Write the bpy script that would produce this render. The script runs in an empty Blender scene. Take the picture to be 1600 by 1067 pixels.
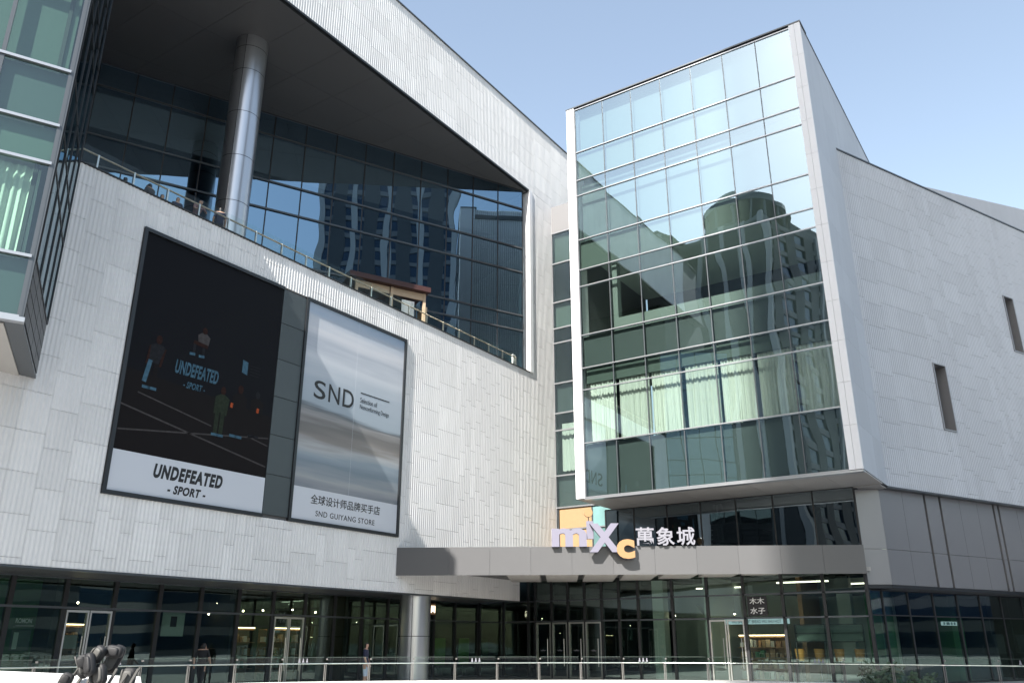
import bpy, math, random
from mathutils import Matrix, Vector
R = math.radians
sc = bpy.context.scene
col = sc.collection
# ------------------------------------------------------------------ camera
cam = bpy.data.cameras.new('camera'); camo = bpy.data.objects.new('camera', cam); col.objects.link(camo)
cam.sensor_width = 36.0; cam.lens = 29.41; cam.clip_end = 4000; cam.clip_start = .1
camo.location = (0, 0, 1.65); camo.rotation_euler = (R(90 + 19.86), 0, R(33.85))
sc.camera = camo
# ------------------------------------------------------------------ light
SUN = Vector((.107, -1.0, .897)).normalized()
elev = math.asin(SUN.z)
w = bpy.data.worlds.new('World'); sc.world = w; w.use_nodes = True
nt = w.node_tree; bg = nt.nodes['Background']
sky = nt.nodes.new('ShaderNodeTexSky'); sky.sky_type = 'NISHITA'; sky.sun_disc = False
sky.sun_elevation = elev; sky.sun_rotation = math.atan2(SUN.x, SUN.y)
sky.air_density = 1.55; sky.dust_density = 1.8; sky.ozone_density = 1.6; sky.altitude = 0
hs = nt.nodes.new('ShaderNodeHueSaturation'); hs.inputs['Saturation'].default_value = .80; hs.inputs['Value'].default_value = 1.06
nt.links.new(sky.outputs[0], hs.inputs['Color']); nt.links.new(hs.outputs[0], bg.inputs[0]); bg.inputs[1].default_value = .10
sl = bpy.data.lights.new('sun', 'SUN'); sl.energy = 5.0; sl.angle = R(.53); sl.color = (1, .955, .89)
so = bpy.data.objects.new('sun', sl); col.objects.link(so)
so.rotation_euler = SUN.to_track_quat('Z', 'Y').to_euler(); so.location = SUN * 200
vs = sc.view_settings; vs.view_transform = 'Standard'; vs.look = 'None'; vs.exposure = 1.32; vs.gamma = 1
cy = sc.cycles; cy.use_denoising = True; cy.max_bounces = 7; cy.transparent_max_bounces = 24; cy.glossy_bounces = 4
cy.diffuse_bounces = 3; cy.sample_clamp_indirect = 6; cy.caustics_reflective = False; cy.caustics_refractive = False

# ------------------------------------------------------------------ materials
M = {}
def nodes(name):
    m = bpy.data.materials.new(name); m.use_nodes = True; M[name] = m
    return m, m.node_tree, m.node_tree.nodes['Principled BSDF']
def mat(name, c, rough=.5, metal=0.0, var=0.0, grain=0.0, scale=6.0, spec=.5, bump=0.0, streak=0.0):
    m, t, b = nodes(name)
    b.inputs['Base Color'].default_value = (*c, 1); b.inputs['Roughness'].default_value = rough
    b.inputs['Metallic'].default_value = metal; b.inputs['Specular IOR Level'].default_value = spec
    if var or grain or bump:
        N = t.nodes; L = t.links
        tc = N.new('ShaderNodeTexCoord'); no = N.new('ShaderNodeTexNoise'); no.inputs['Scale'].default_value = scale
        no.inputs['Detail'].default_value = 5; L.new(tc.outputs['Object'], no.inputs['Vector'])
        mr = N.new('ShaderNodeMapRange'); mr.inputs['To Min'].default_value = 1 - grain; mr.inputs['To Max'].default_value = 1 + grain
        L.new(no.outputs[0], mr.inputs['Value'])
        oi = N.new('ShaderNodeObjectInfo'); mo = N.new('ShaderNodeMapRange')
        mo.inputs['To Min'].default_value = 1 - var; mo.inputs['To Max'].default_value = 1 + var
        L.new(oi.outputs['Random'], mo.inputs['Value'])
        if streak:
            ge = N.new('ShaderNodeNewGeometry'); mp = N.new('ShaderNodeMapping'); mp.inputs['Scale'].default_value = (2.2, 2.2, .16); L.new(ge.outputs['Position'], mp.inputs[0])
            n2 = N.new('ShaderNodeTexNoise'); n2.inputs['Scale'].default_value = 1.0; n2.inputs['Detail'].default_value = 6; L.new(mp.outputs[0], n2.inputs['Vector'])
            m2 = N.new('ShaderNodeMapRange'); m2.inputs['From Min'].default_value = .35; m2.inputs['From Max'].default_value = .7; m2.inputs['To Min'].default_value = 1 + streak * .4; m2.inputs['To Max'].default_value = 1 - streak; L.new(n2.outputs[0], m2.inputs['Value'])
            m3 = N.new('ShaderNodeMath'); m3.operation = 'MULTIPLY'; L.new(mr.outputs[0], m3.inputs[0]); L.new(m2.outputs[0], m3.inputs[1]); mr = m3
        mu = N.new('ShaderNodeMath'); mu.operation = 'MULTIPLY'; L.new(mr.outputs[0], mu.inputs[0]); L.new(mo.outputs[0], mu.inputs[1])
        mx = N.new('ShaderNodeVectorMath'); mx.operation = 'SCALE'; mx.inputs[0].default_value = c
        L.new(mu.outputs[0], mx.inputs['Scale']); L.new(mx.outputs[0], b.inputs['Base Color'])
        if bump:
            bp = N.new('ShaderNodeBump'); bp.inputs['Strength'].default_value = bump; bp.inputs['Distance'].default_value = .02
            L.new(no.outputs[0], bp.inputs['Height']); L.new(bp.outputs[0], b.inputs['Normal'])
    return m
def glass(name, tint, base=.3, refl=(.86, .95, 1.0), wob=.004, wscale=.55):
    m = bpy.data.materials.new(name); m.use_nodes = True; M[name] = m
    t = m.node_tree; N = t.nodes; L = t.links
    N.remove(N['Principled BSDF']); out = N['Material Output']
    tr = N.new('ShaderNodeBsdfTransparent'); tr.inputs[0].default_value = (*tint, 1)
    gl = N.new('ShaderNodeBsdfGlossy'); gl.inputs[0].default_value = (*refl, 1); gl.inputs['Roughness'].default_value = 0.0
    lw = N.new('ShaderNodeLayerWeight'); lw.inputs[0].default_value = .5            # Schlick curve, the same from both sides of the pane
    fr = N.new('ShaderNodeMath'); fr.operation = 'POWER'; fr.inputs[1].default_value = 5; L.new(lw.outputs['Facing'], fr.inputs[0])
    mr = N.new('ShaderNodeMapRange'); mr.inputs['From Min'].default_value = 0; mr.inputs['To Min'].default_value = base; mr.inputs['To Max'].default_value = 1
    L.new(fr.outputs[0], mr.inputs['Value'])
    mx = N.new('ShaderNodeMixShader'); L.new(mr.outputs[0], mx.inputs[0]); L.new(tr.outputs[0], mx.inputs[1]); L.new(gl.outputs[0], mx.inputs[2])
    L.new(mx.outputs[0], out.inputs[0])
    if wob:
        tc = N.new('ShaderNodeTexCoord'); oi = N.new('ShaderNodeObjectInfo'); ad = N.new('ShaderNodeVectorMath'); ad.operation = 'ADD'
        sm = N.new('ShaderNodeVectorMath'); sm.operation = 'SCALE'; sm.inputs[0].default_value = (13, 7, 29); L.new(oi.outputs['Random'], sm.inputs['Scale'])
        L.new(tc.outputs['Object'], ad.inputs[0]); L.new(sm.outputs[0], ad.inputs[1])
        no = N.new('ShaderNodeTexNoise'); no.inputs['Scale'].default_value = wscale; no.inputs['Detail'].default_value = 0
        L.new(ad.outputs[0], no.inputs['Vector'])
        bp = N.new('ShaderNodeBump'); bp.inputs['Strength'].default_value = 1; bp.inputs['Distance'].default_value = wob / wscale
        L.new(no.outputs[0], bp.inputs['Height']); L.new(bp.outputs[0], gl.inputs['Normal'])
    return m
def emit(name, c, s):
    m, t, b = nodes(name); b.inputs['Base Color'].default_value = (0, 0, 0, 1)
    b.inputs['Emission Color'].default_value = (*c, 1); b.inputs['Emission Strength'].default_value = s
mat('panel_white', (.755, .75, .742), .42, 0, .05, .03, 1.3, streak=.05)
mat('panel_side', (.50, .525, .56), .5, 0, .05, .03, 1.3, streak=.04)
mat('fin_white', (.82, .82, .83), .4, 0, .02, .02)
mat('joint_dark', (.12, .123, .128), .7)
mat('trim_black', (.018, .019, .021), .45)
mat('frame_dark', (.03, .033, .037), .35, .3)
mat('transom_silver', (.42, .43, .45), .32, .7)
mat('mullion_grey', (.10, .11, .12), .35, .5)
mat('soffit_grey', (.125, .125, .128), .5, 0, .03, .05, .6)
mat('soffit_beige', (.46, .44, .41), .5, 0, .02, .04, .8)
mat('fascia_grey', (.115, .115, .118), .34, .15, .05, .05, .9)
mat('bronze_panel', (.31, .305, .31), .30, .45, .02, .03, .8)
mat('column_metal', (.52, .53, .55), .28, .85, .02, .03, .8)
mat('spandrel', (.060, .078, .078), .5, 0, .12, .08, .8)
mat('spandrel_light', (.085, .115, .10), .5, 0, .1, .06)
mat('interior_dark', (.03, .033, .034), .8)
mat('interior_wall', (.045, .05, .045), .8, 0, 0, .2, .7)
mat('interior_floor', (.16, .155, .15), .35)
mat('interior_white', (.52, .57, .53), .7)
mat('curtain', (.66, .68, .62), .85, 0, .10, .05)
mat('warm_wood', (.36, .20, .10), .5, 0, .15, .2, 3)
mat('kiosk_wood', (.56, .42, .29), .55, 0, .1, .12, 4)
mat('kiosk_roof', (.05, .018, .016), .5, 0, 0, .1)
mat('sill_green', (.20, .235, .215), .6)
mat('blind_grey', (.10, .135, .14), .7, 0, .1, .05)
mat('white_paint', (.82, .82, .80), .5, 0, 0, .03)
mat('poster_black', (.006, .0065, .009), .65, spec=.12)
mat('poster_court', (.009, .0075, .008), .65, spec=.12)
mat('poster_white', (.60, .63, .68), .4)
mat('ink_black', (.012, .012, .014), .5)
mat('ink_blue', (.055, .12, .17), .65, spec=.12, grain=0.6, scale=9)
mat('ink_grey', (.06, .055, .055), .65, spec=.12, grain=0.5, scale=9)
mat('ink_skin', (.024, .010, .008), .65, spec=.12, grain=0.7, scale=9)
mat('ink_green', (.020, .028, .018), .65, spec=.12, grain=0.6, scale=9)
mat('ink_orange', (.35, .07, .025), .65, spec=.12, grain=0.5, scale=9)
mat('ink_dim', (.014, .015, .018), .65, spec=.12, grain=0.6, scale=9)
mat('divider_grey', (.062, .075, .08), .42, .1, .1, .05)
mat('letter_lilac', (.185, .178, .23), .45)
mat('letter_side', (.05, .045, .07), .5)
mat('letter_orange', (.33, .19, .085), .45)
mat('letter_white', (.22, .22, .25), .45)
mat('orange_panel', (.34, .22, .115), .55, 0, .05, .08)
mat('mural', (.13, .25, .25), .5, 0, .3, .5, 1.2)
mat('steel', (.62, .61, .58), .3, .9); mat('rail_grey', (.20, .195, .185), .4, .5)
mat('rail_brass', (.52, .42, .32), .35, .8)
mat('paving', (.34, .335, .33), .6, 0, 0, .1, .4, .5, .1)
mat('stone_light', (.70, .69, .66), .6, 0, 0, .06, 1.5)
mat('tower_wall', (.055, .062, .07), .6, 0, .05, .05)
mat('tower_band', (.15, .158, .17), .6, 0, .05, .05)
mat('tower_window', (.022, .045, .08), .08, .2)
mat('tower_white', (.34, .35, .36), .5)
mat('leaf', (.05, .085, .035), .6, 0, .3, .2)
mat('bark', (.12, .09, .06), .8)
mat('black_vinyl', (.012, .012, .013), .62, 0, .3, .2)
mat('grey_vinyl', (.075, .073, .068), .6, 0, .1, .2)
mat('skin', (.45, .27, .19), .5); mat('hair', (.012, .010, .009), .5)
mat('cloth_navy', (.018, .022, .05), .8); mat('cloth_black', (.014, .014, .016), .8); mat('cloth_pale', (.50, .58, .68), .8)
mat('cloth_grey', (.05, .05, .055), .8); mat('cloth_pink', (.26, .15, .15), .8); mat('cloth_olive', (.07, .08, .05), .8); mat('shoe', (.6, .6, .6), .6)
mat('amber', (.42, .20, .05), .4, 0, .1, .1)
mat('green_board', (.05, .16, .06), .5, 0, .1, .1)
mat('green_bright', (.12, .36, .05), .5, 0, .1, .3, 4)
mat('window_pane', (.02, .03, .035), .06, .1)
emit('bulb', (1, .82, .58), 16); emit('bulb_white', (1, .95, .85), 30); emit('lightbox', (1, .85, .62), 2.2); emit('lightbox_pale', (.62, .82, .9), .28)
emit('shelf_light', (1, .72, .42), 4)
emit('strip_light', (1, .93, .74), 1.6)
glass('glass_box', (.80, .91, .87), .36, (.72, .90, 1.0), .0042, .5)
glass('glass_terrace', (.14, .21, .24), .38, (.52, .78, 1.0), .0030, .5)
glass('glass_bay', (.62, .80, .72), .10, (.80, .92, .95), .003, .5)
glass('glass_shop', (.50, .62, .55), .13, (.66, .86, .82), .002, .5)
glass('glass_entry', (.74, .88, .80), .16, (.72, .90, .86), .002, .5)
glass('glass_dark', (.22, .30, .30), .22, (.74, .88, .95), .004, .5)
glass('glass_rail', (.86, .92, .89), .025, (.95, 1, 1), 0)
m = bpy.data.materials.new('clear'); m.use_nodes = True; M['clear'] = m
m.node_tree.nodes.remove(m.node_tree.nodes['Principled BSDF']); _t = m.node_tree.nodes.new('ShaderNodeBsdfTransparent')
m.node_tree.links.new(_t.outputs[0], m.node_tree.nodes['Material Output'].inputs[0])
# blurred seascape print for the second billboard
m, t, b = nodes('seascape'); N = t.nodes; L = t.links
b.inputs['Roughness'].default_value = .4
tc = N.new('ShaderNodeTexCoord'); sp = N.new('ShaderNodeSeparateXYZ'); L.new(tc.outputs['Object'], sp.inputs[0])
mp = N.new('ShaderNodeMapping'); mp.inputs['Scale'].default_value = (1, .12, 1.6); mp.inputs['Rotation'].default_value = (R(3), 0, 0)
L.new(tc.outputs['Object'], mp.inputs[0])
no = N.new('ShaderNodeTexNoise'); no.inputs['Scale'].default_value = 1.1; no.inputs['Detail'].default_value = 4; L.new(mp.outputs[0], no.inputs['Vector'])
ad = N.new('ShaderNodeMath'); ad.operation = 'MULTIPLY_ADD'; ad.inputs[1].default_value = 1.5; L.new(no.outputs[0], ad.inputs[0]); L.new(sp.outputs['Z'], ad.inputs[2])
mr = N.new('ShaderNodeMapRange'); mr.inputs['From Min'].default_value = 1.38 + .75; mr.inputs['From Max'].default_value = 9.3 + .75; L.new(ad.outputs[0], mr.inputs['Value'])
cr = N.new('ShaderNodeValToRGB'); L.new(mr.outputs[0], cr.inputs[0]); L.new(cr.outputs[0], b.inputs['Base Color'])
E = cr.color_ramp.elements
E[0].position = 0; E[0].color = (.20, .22, .25, 1); E[1].position = 1; E[1].color = (.30, .40, .54, 1)
for p, c in [(.06, (.30, .32, .34)), (.13, (.13, .21, .28)), (.19, (.20, .29, .37)), (.23, (.36, .38, .40)), (.27, (.22, .19, .17)), (.33, (.15, .135, .13)), (.37, (.27, .26, .26)),
             (.395, (.10, .13, .16)), (.42, (.27, .37, .46)), (.58, (.33, .42, .52)), (.70, (.50, .55, .62)), (.76, (.36, .42, .52)), (.84, (.56, .58, .64)), (.92, (.38, .46, .58))]:
    g_ = sum(c) / 3; e = E.new(p); e.color = (*[(.55 * x + .45 * g_) * 1.08 for x in c], 1)

# ------------------------------------------------------------------ mesh helpers
class MB:
    def __init__(s): s.v = []; s.f = []; s.m = []
    def quad(s, a, b, c, d, mi=0):
        n = len(s.v); s.v += [tuple(a), tuple(b), tuple(c), tuple(d)]; s.f.append((n, n + 1, n + 2, n + 3)); s.m.append(mi); return s
    def poly(s, pts, mi=0):
        n = len(s.v); s.v += [tuple(p) for p in pts]; s.f.append(tuple(range(n, n + len(pts)))); s.m.append(mi); return s
    def hexa(s, p, mi=0, front=None):
        # p: 8 corners, bottom 4 (ccw seen from above) then top 4 ; front = (edge index, material)
        n = len(s.v); s.v += [tuple(q) for q in p]
        fs = [(3, 2, 1, 0), (4, 5, 6, 7), (0, 1, 5, 4), (1, 2, 6, 5), (2, 3, 7, 6), (3, 0, 4, 7)]
        for i, f in enumerate(fs):
            s.f.append(tuple(n + k for k in f)); s.m.append(front if (front is not None and i == 2) else mi)
        return s
    def box(s, x0, x1, y0, y1, z0, z1, mi=0):
        return s.hexa([(x0, y0, z0), (x1, y0, z0), (x1, y1, z0), (x0, y1, z0), (x0, y0, z1), (x1, y0, z1), (x1, y1, z1), (x0, y1, z1)], mi)
    def prism(s, pts, z0, z1, mi=0):
        n = len(pts); o = len(s.v)
        s.v += [(p[0], p[1], z0) for p in pts] + [(p[0], p[1], z1) for p in pts]
        s.f += [tuple(o + n - 1 - i for i in range(n)), tuple(o + n + i for i in range(n))]; s.m += [mi, mi]
        for i in range(n):
            j = (i + 1) % n; s.f.append((o + i, o + j, o + n + j, o + n + i)); s.m.append(mi)
        return s
    def cyl(s, a, b, r, k=10, r2=None, mi=0):
        a = Vector(a); b = Vector(b); d = (b - a).normalized(); u = d.orthogonal().normalized(); v = d.cross(u); o = len(s.v); r2 = r if r2 is None else r2
        for i in range(k):
            an = 2 * math.pi * i / k; q = u * math.cos(an) + v * math.sin(an)
            s.v.append(tuple(a + q * r)); s.v.append(tuple(b + q * r2))
        for i in range(k):
            j = (i + 1) % k; s.f.append((o + 2 * i, o + 2 * j, o + 2 * j + 1, o + 2 * i + 1)); s.m.append(mi)
        s.f.append(tuple(o + 2 * i for i in reversed(range(k)))); s.f.append(tuple(o + 2 * i + 1 for i in range(k))); s.m += [mi, mi]
        return s
    def ball(s, c, r, sx=1, sy=1, sz=1, k=10, l=6, mi=0):
        o = len(s.v)
        for j in range(l + 1):
            th = math.pi * j / l
            for i in range(k):
                an = 2 * math.pi * i / k
                s.v.append((c[0] + r * sx * math.sin(th) * math.cos(an), c[1] + r * sy * math.sin(th) * math.sin(an), c[2] + r * sz * math.cos(th)))
        for j in range(l):
            for i in range(k):
                a = o + j * k + i; b = o + j * k + (i + 1) % k; s.f.append((a, a + k, b + k, b)); s.m.append(mi)
        return s
    def mesh(s, name, mats, off=(0, 0, 0), smooth=False):
        me = bpy.data.meshes.new(name)
        me.from_pydata([(v[0] - off[0], v[1] - off[1], v[2] - off[2]) for v in s.v], [], s.f)
        for x in mats: me.materials.append(M[x])
        if len(mats) > 1: me.polygons.foreach_set('material_index', s.m)
        if smooth: me.polygons.foreach_set('use_smooth', [True] * len(me.polygons))
        me.update(); return me
class Fr:                                   # a facade: s runs to the right along it, n points outwards
    def __init__(s, o, d):
        s.o = Vector((o[0], o[1], 0)); d = Vector((d[0], d[1], 0)).normalized(); s.d = d; s.n = Vector((d.y, -d.x, 0))
    def p(s, a, n, z): return s.o + s.d * a + s.n * n + Vector((0, 0, z))
    def hx(s, s0, s1, n0, n1, z0, z1):      # first side face (edge 0-1) is the outward one
        q = [(s0, n1), (s1, n1), (s1, n0), (s0, n0)]
        return [s.p(a, b, z0) for a, b in q] + [s.p(a, b, z1) for a, b in q]
    def mx(s, a, n, z):
        p = s.p(a, n, z); m = Matrix.Identity(4)
        for i in range(3): m[i][0] = s.d[i]; m[i][1] = (0, 0, 1)[i]; m[i][2] = s.n[i]; m[i][3] = p[i]
        return m
def tag(o, label=None, cat=None, group=None, kind=None):
    if label: o['label'] = label
    if cat: o['category'] = cat
    if group: o['group'] = group
    if kind: o['kind'] = kind
    return o
def thing(name, label, cat, loc, group=None):
    o = bpy.data.objects.new(name, None); col.objects.link(o); o.location = loc; o.empty_display_size = .3
    return tag(o, label, cat, group)
def base(o):
    while o.parent: o = o.parent
    return o.location
def obj(name, me, parent=None, loc=None):
    o = bpy.data.objects.new(name, me); col.objects.link(o)
    if parent: o.parent = parent
    if loc is not None: o.location = loc
    return o
def part(name, mb, mats, parent, smooth=False, label=None, kind=None):
    if isinstance(mats, str): mats = [mats]
    o = obj(name, mb.mesh(name, mats, base(parent), smooth), parent)
    return tag(o, label, None, None, kind)
def fbox(name, F, s0, s1, n0, n1, z0, z1, m, parent, label=None):
    return part(name, MB().hexa(F.hx(s0, s1, n0, n1, z0, z1)), m, parent, label=label)
def struct(name, mb, m): return tag(obj(name, mb.mesh(name, [m])), kind='structure')
def pane(F, s0, s1, n, z0, z1, gl, parent, th=.024, name='pane', tilt=0.0):
    # every pane is one slab; its outward face is the coated one
    c = F.p((s0 + s1) / 2, n, (z0 + z1) / 2)
    mb = MB().hexa([q - c for q in F.hx(s0, s1, n - th, n, z0, z1)], 1, 0)
    o = obj(name, mb.mesh(name, [gl, 'clear']), parent); o.location = c - base(parent)
    if tilt:
        o.rotation_euler = (random.uniform(-tilt, tilt), random.uniform(-tilt, tilt), random.uniform(-tilt, tilt))
    return o
def curtain_wall(F, S, Z, gl, parent, n=0.0, vm=(.055, .03, 'mullion_grey'), hm=(.085, .10, 'transom_silver'), skip=(), tilt=.0012, ends=(1, 1)):
    for i in range(len(S) - 1):
        for j in range(len(Z) - 1):
            if (i, j) in skip: continue
            g = gl[j] if isinstance(gl, (list, tuple)) else gl
            pane(F, S[i] + .012, S[i + 1] - .012, n, Z[j] + .012, Z[j + 1] - .012, g, parent, tilt=tilt)
    for i, s in enumerate(S):
        if (i == 0 and not ends[0]) or (i == len(S) - 1 and not ends[1]): continue
        fbox('mullion', F, s - vm[0] / 2, s + vm[0] / 2, n - .12, n + vm[1], Z[0], Z[-1], vm[2], parent)
    for z in Z:
        fbox('transom', F, S[0], S[-1], n - .1, n + hm[1], z - hm[0] / 2, z + hm[0] / 2, hm[2], parent)
def text_mesh(body, ext=.01, bold=0.0, shear=0.0, space=1.0):
    cu = bpy.data.curves.new('t', 'FONT'); cu.body = body; cu.size = 1; cu.extrude = ext; cu.offset = bold; cu.shear = shear; cu.space_character = space
    cu.resolution_u = 4; cu.fill_mode = 'BOTH'
    o = bpy.data.objects.new('t', cu); col.objects.link(o)
    dg = bpy.context.evaluated_depsgraph_get(); dg.update()
    me = bpy.data.meshes.new_from_object(o.evaluated_get(dg)); bpy.data.objects.remove(o); bpy.data.curves.remove(cu)
    return me
def lettering(name, body, F, s0, s1, z0, z1, n, m, parent, depth=.01, bold=0.0, shear=0.0, space=1.0, side=None, label=None):
    me = text_mesh(body, .5, bold, shear, space); me.name = name
    xs = [v.co.x for v in me.vertices]; ys = [v.co.y for v in me.vertices]
    if not xs: return None
    x0, x1, y0, y1 = min(xs), max(xs), min(ys), max(ys); mx = F.mx(s0, n, z0); off = Vector(base(parent))
    for v in me.vertices:
        q = Vector(((v.co.x - x0) / (x1 - x0) * (s1 - s0), (v.co.y - y0) / (y1 - y0) * (z1 - z0), (v.co.z + .5) * depth))
        v.co = mx @ q - off
    me.materials.clear(); me.materials.append(M[m])
    if side:
        me.materials.append(M[side])
        for p in me.polygons: p.material_index = 0 if abs(p.normal.dot(F.n)) > .7 else 1
    me.update()
    for p in me.polygons: p.use_smooth = False
    return tag(obj(name, me, parent), label)

# ------------------------------------------------------------------ facade frames (U to the right along the glass block, V along the white wing)
B = R(25.35)
FL = Fr((-25.3, 0), (0, 1)); FL_S = Fr((-28.6, 0), (0, 1))
FB = Fr((0, 35.6), (1, 0)); FS = Fr((0, 42.4), (1, 0)); FE = Fr((0, 39.3), (1, 0))
FT = Fr((-25.54, 39.25), (math.sin(B), math.cos(B)))
FY = Fr((-20.85, 9.3), (math.sin(B), math.cos(B)))
FYS = Fr((-20.85, 9.3), (-4.45, 2.70))          # the bay's flank, running back to the white wing
B2 = R(24.45); D2 = (math.sin(B2), math.cos(B2))
FW = Fr((-6.89, 40.28), D2); FQ = Fr(FW.p(0, -.3, 0), D2); FQS = Fr(FW.p(0, -.9, 0), D2)
FBS = Fr((-6.85, 0), (0, 1))
FC = Fr((-25.3, 28.6), (17.37, 10.3))
random.seed(5)

# ------------------------------------------------------------------ ground
struct('plaza_ground', MB().quad((-600, -700, 0), (700, -700, 0), (700, 600, 0), (-600, 600, 0)), 'paving')

# ------------------------------------------------------------------ ribbed cladding panels
_pc = {}
def rib_mesh(wd, h, m, pitch=.147, dep=.021):
    k = (round(wd, 3), round(h, 3), m, pitch)
    if k in _pc: return _pc[k]
    mb = MB(); n = max(1, round(wd / pitch)); p = wd / n; prof = [(0, -.04)]
    for i in range(n):
        a = i * p; prof += [(a, 0), (a + p * .26, 0), (a + p * .50, dep), (a + p * .76, dep), (a + p, 0)]
    prof.append((wd, -.04)); q = []
    for x in prof:
        if not q or (abs(x[0] - q[-1][0]) > 1e-6 or abs(x[1] - q[-1][1]) > 1e-6): q.append(x)
    N_ = len(q); mb.v = [(a, 0, b) for a, b in q] + [(a, h, b) for a, b in q]
    for i in range(N_ - 1): mb.f.append((i, i + 1, N_ + i + 1, N_ + i)); mb.m.append(0)
    mb.f.append(tuple(reversed(range(N_)))); mb.f.append(tuple(range(N_, 2 * N_))); mb.m += [0, 0]
    me = mb.mesh('panel', [m]); _pc[k] = me; return me
def clad(F, s0, s1, z0, z1, holes, m, parent, breaks=(), limit=300, near=0, vg=.006, hg=.012, ph=1.2, n=0.0):
    """columns one or three modules wide, staggered joints, cut round the holes (s0,s1,z0,z1)"""
    br = sorted({s0, s1, *[x for h in holes for x in h[:2] if s0 < x < s1], *breaks}); cols = []
    for a, b in zip(br, br[1:]):
        L_ = b - a; x = a; run = []
        while x < b - 1e-6:
            wd = random.choice((.44, .44, 1.32, .44, 1.32, .88))
            if b - x - wd < .3: wd = b - x
            run.append((x, x + wd)); x += wd
        cols += run
    out = []
    for a, b in cols:
        cuts = [(z0, z1)]
        for h in holes:
            if h[0] < (a + b) / 2 < h[1]:
                nc = []
                for c, d in cuts:
                    if h[3] <= c or h[2] >= d: nc.append((c, d)); continue
                    if h[2] > c: nc.append((c, h[2]))
                    if h[3] < d: nc.append((h[3], d))
                cuts = nc
        phs = random.choice((0, .2, .4, .6, .8, 1.0))
        for c, d in cuts:
            zs = [c] + [z for z in [z0 + phs + ph * k for k in range(-1, 40)] if c + .15 < z < d - .15] + [d]
            out += [(a, b, u, v) for u, v in zip(zs, zs[1:])]
    out.sort(key=lambda q: (F.p((q[0] + q[1]) / 2, 0, (q[2] + q[3]) / 2) - Vector((0, 0, 1.65))).length / math.sqrt((q[1] - q[0]) * (q[3] - q[2])))
    rest = MB(); off = Vector(base(parent))
    for i, (a, b, u, v) in enumerate(out):
        wd = b - a - vg; h = v - u - hg
        me = rib_mesh(wd, h, m); mx = F.mx(a + vg / 2, n, u + hg / 2)
        if i < limit:
            o = obj('panel', me, parent); mm = mx.copy(); mm.translation -= off; o.matrix_local = mm
        else:
            k = len(rest.v); rest.v += [tuple(mx @ q.co) for q in me.vertices]
            for p in me.polygons: rest.f.append(tuple(k + x for x in p.vertices)); rest.m.append(0)
    if rest.v: part('panel_field', rest, m, parent, kind='stuff')

# ================================================================== the white wing with the terrace
wing = thing('mall_wing', 'white ribbed mall wing with a deep open terrace and two billboards', 'building', (-27, 26, 0))
PO = (14.6, 28.59, 6.09, 15.39)            # framed billboard field
wall = part('wall', MB(), 'joint_dark', wing)
mb = MB()
for a in [(2, 38.45, -.7, -.045, 3.80, 16.63), (38.45, 42.4, -.7, -.045, 5.0, 16.63), (2, 60, -.9, -.045, 28.95, 34.15), (39.66, 42.4, -.7, -.045, 16.63, 28.95)]:
    mb.hexa(FL.hx(*a))
wall.data = mb.mesh('wall', ['joint_dark'], base(wing))
clad(FL, 6.0, 38.45, 3.76, 16.67, [PO], 'panel_white', wall, limit=300)
roofband = fbox('roof_band', FL, 2, 60.02, -1.0, -.05, 28.99, 34.12, 'joint_dark', wing)
clad(FL, 6.0, 59, 28.92, 34.2, [], 'panel_white', roofband, breaks=(42.4,), limit=200)
pier = fbox('pier', FL, 39.70, 42.36, -.8, -.05, 5.0, 28.9, 'joint_dark', wing)
clad(FL, 38.45, 39.63, 5.0, 16.67, [], 'panel_white', pier, limit=60)
clad(FL, 39.63, 42.4, 5.0, 28.92, [], 'panel_white', pier, limit=140)
fbox('parapet_cap', FL, 6, 39.63, -.35, .06, 16.675, 16.72, 'trim_black', wing)
fbox('roof_cap', FL, 2, 60, -.6, .07, 34.2, 34.27, 'mullion_grey', wing)
fbox('edge_trim', FL, 2, 39.6, -.5, .05, 28.80, 28.915, 'frame_dark', wing)
fbox('jamb', FL, 39.63, 39.95, -.75, .062, 16.72, 28.9, 'fin_white', wing)
fbox('bottom_trim', FL, 4, 38.45, -.3, .03, 3.70, 3.755, 'mullion_grey', wing)
part('terrace_soffit', MB().prism([(-25.38, 2), (-25.38, 39.6), (-27, 39.9), (-44, 8), (-44, 2)], 28.745, 29.4), 'trim_black', wing)
def ts_left(v): return max(-43.8, -26.9 - (39.9 - v) * 17 / 31.9)
tso = [o for o in wing.children if o.name == 'terrace_soffit'][0]
for k in range(16):
    v0 = 2.1 + 2.34 * k; v1 = v0 + 2.325
    for j in range(3):
        f0, f1 = j / 3, (j + 1) / 3; q = []
        for v, f in ((v0, f0), (v1, f0), (v1, f1), (v0, f1)): q.append((-25.4 + (ts_left(v) + 25.4) * f - (.006 if f == f0 else -.006), v))
        part('soffit_panel', MB().prism(q[::-1], 28.72, 28.742), 'soffit_grey', tso)
part('terrace_floor', MB().prism([(-25.9, 2), (-25.9, 39.6), (-27, 39.9), (-44, 8), (-44, 2)], 15.9, 16.4), 'interior_floor', wing)
part('roof', MB().prism([(-25.7, 2), (-25.7, 60), (-60, 60), (-60, 2)], 33.6, 33.9), 'soffit_grey', wing)
part('end_block', MB().box(-60, -26.0, 1, 9.5, 0, 34), 'interior_dark', wing)
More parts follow.
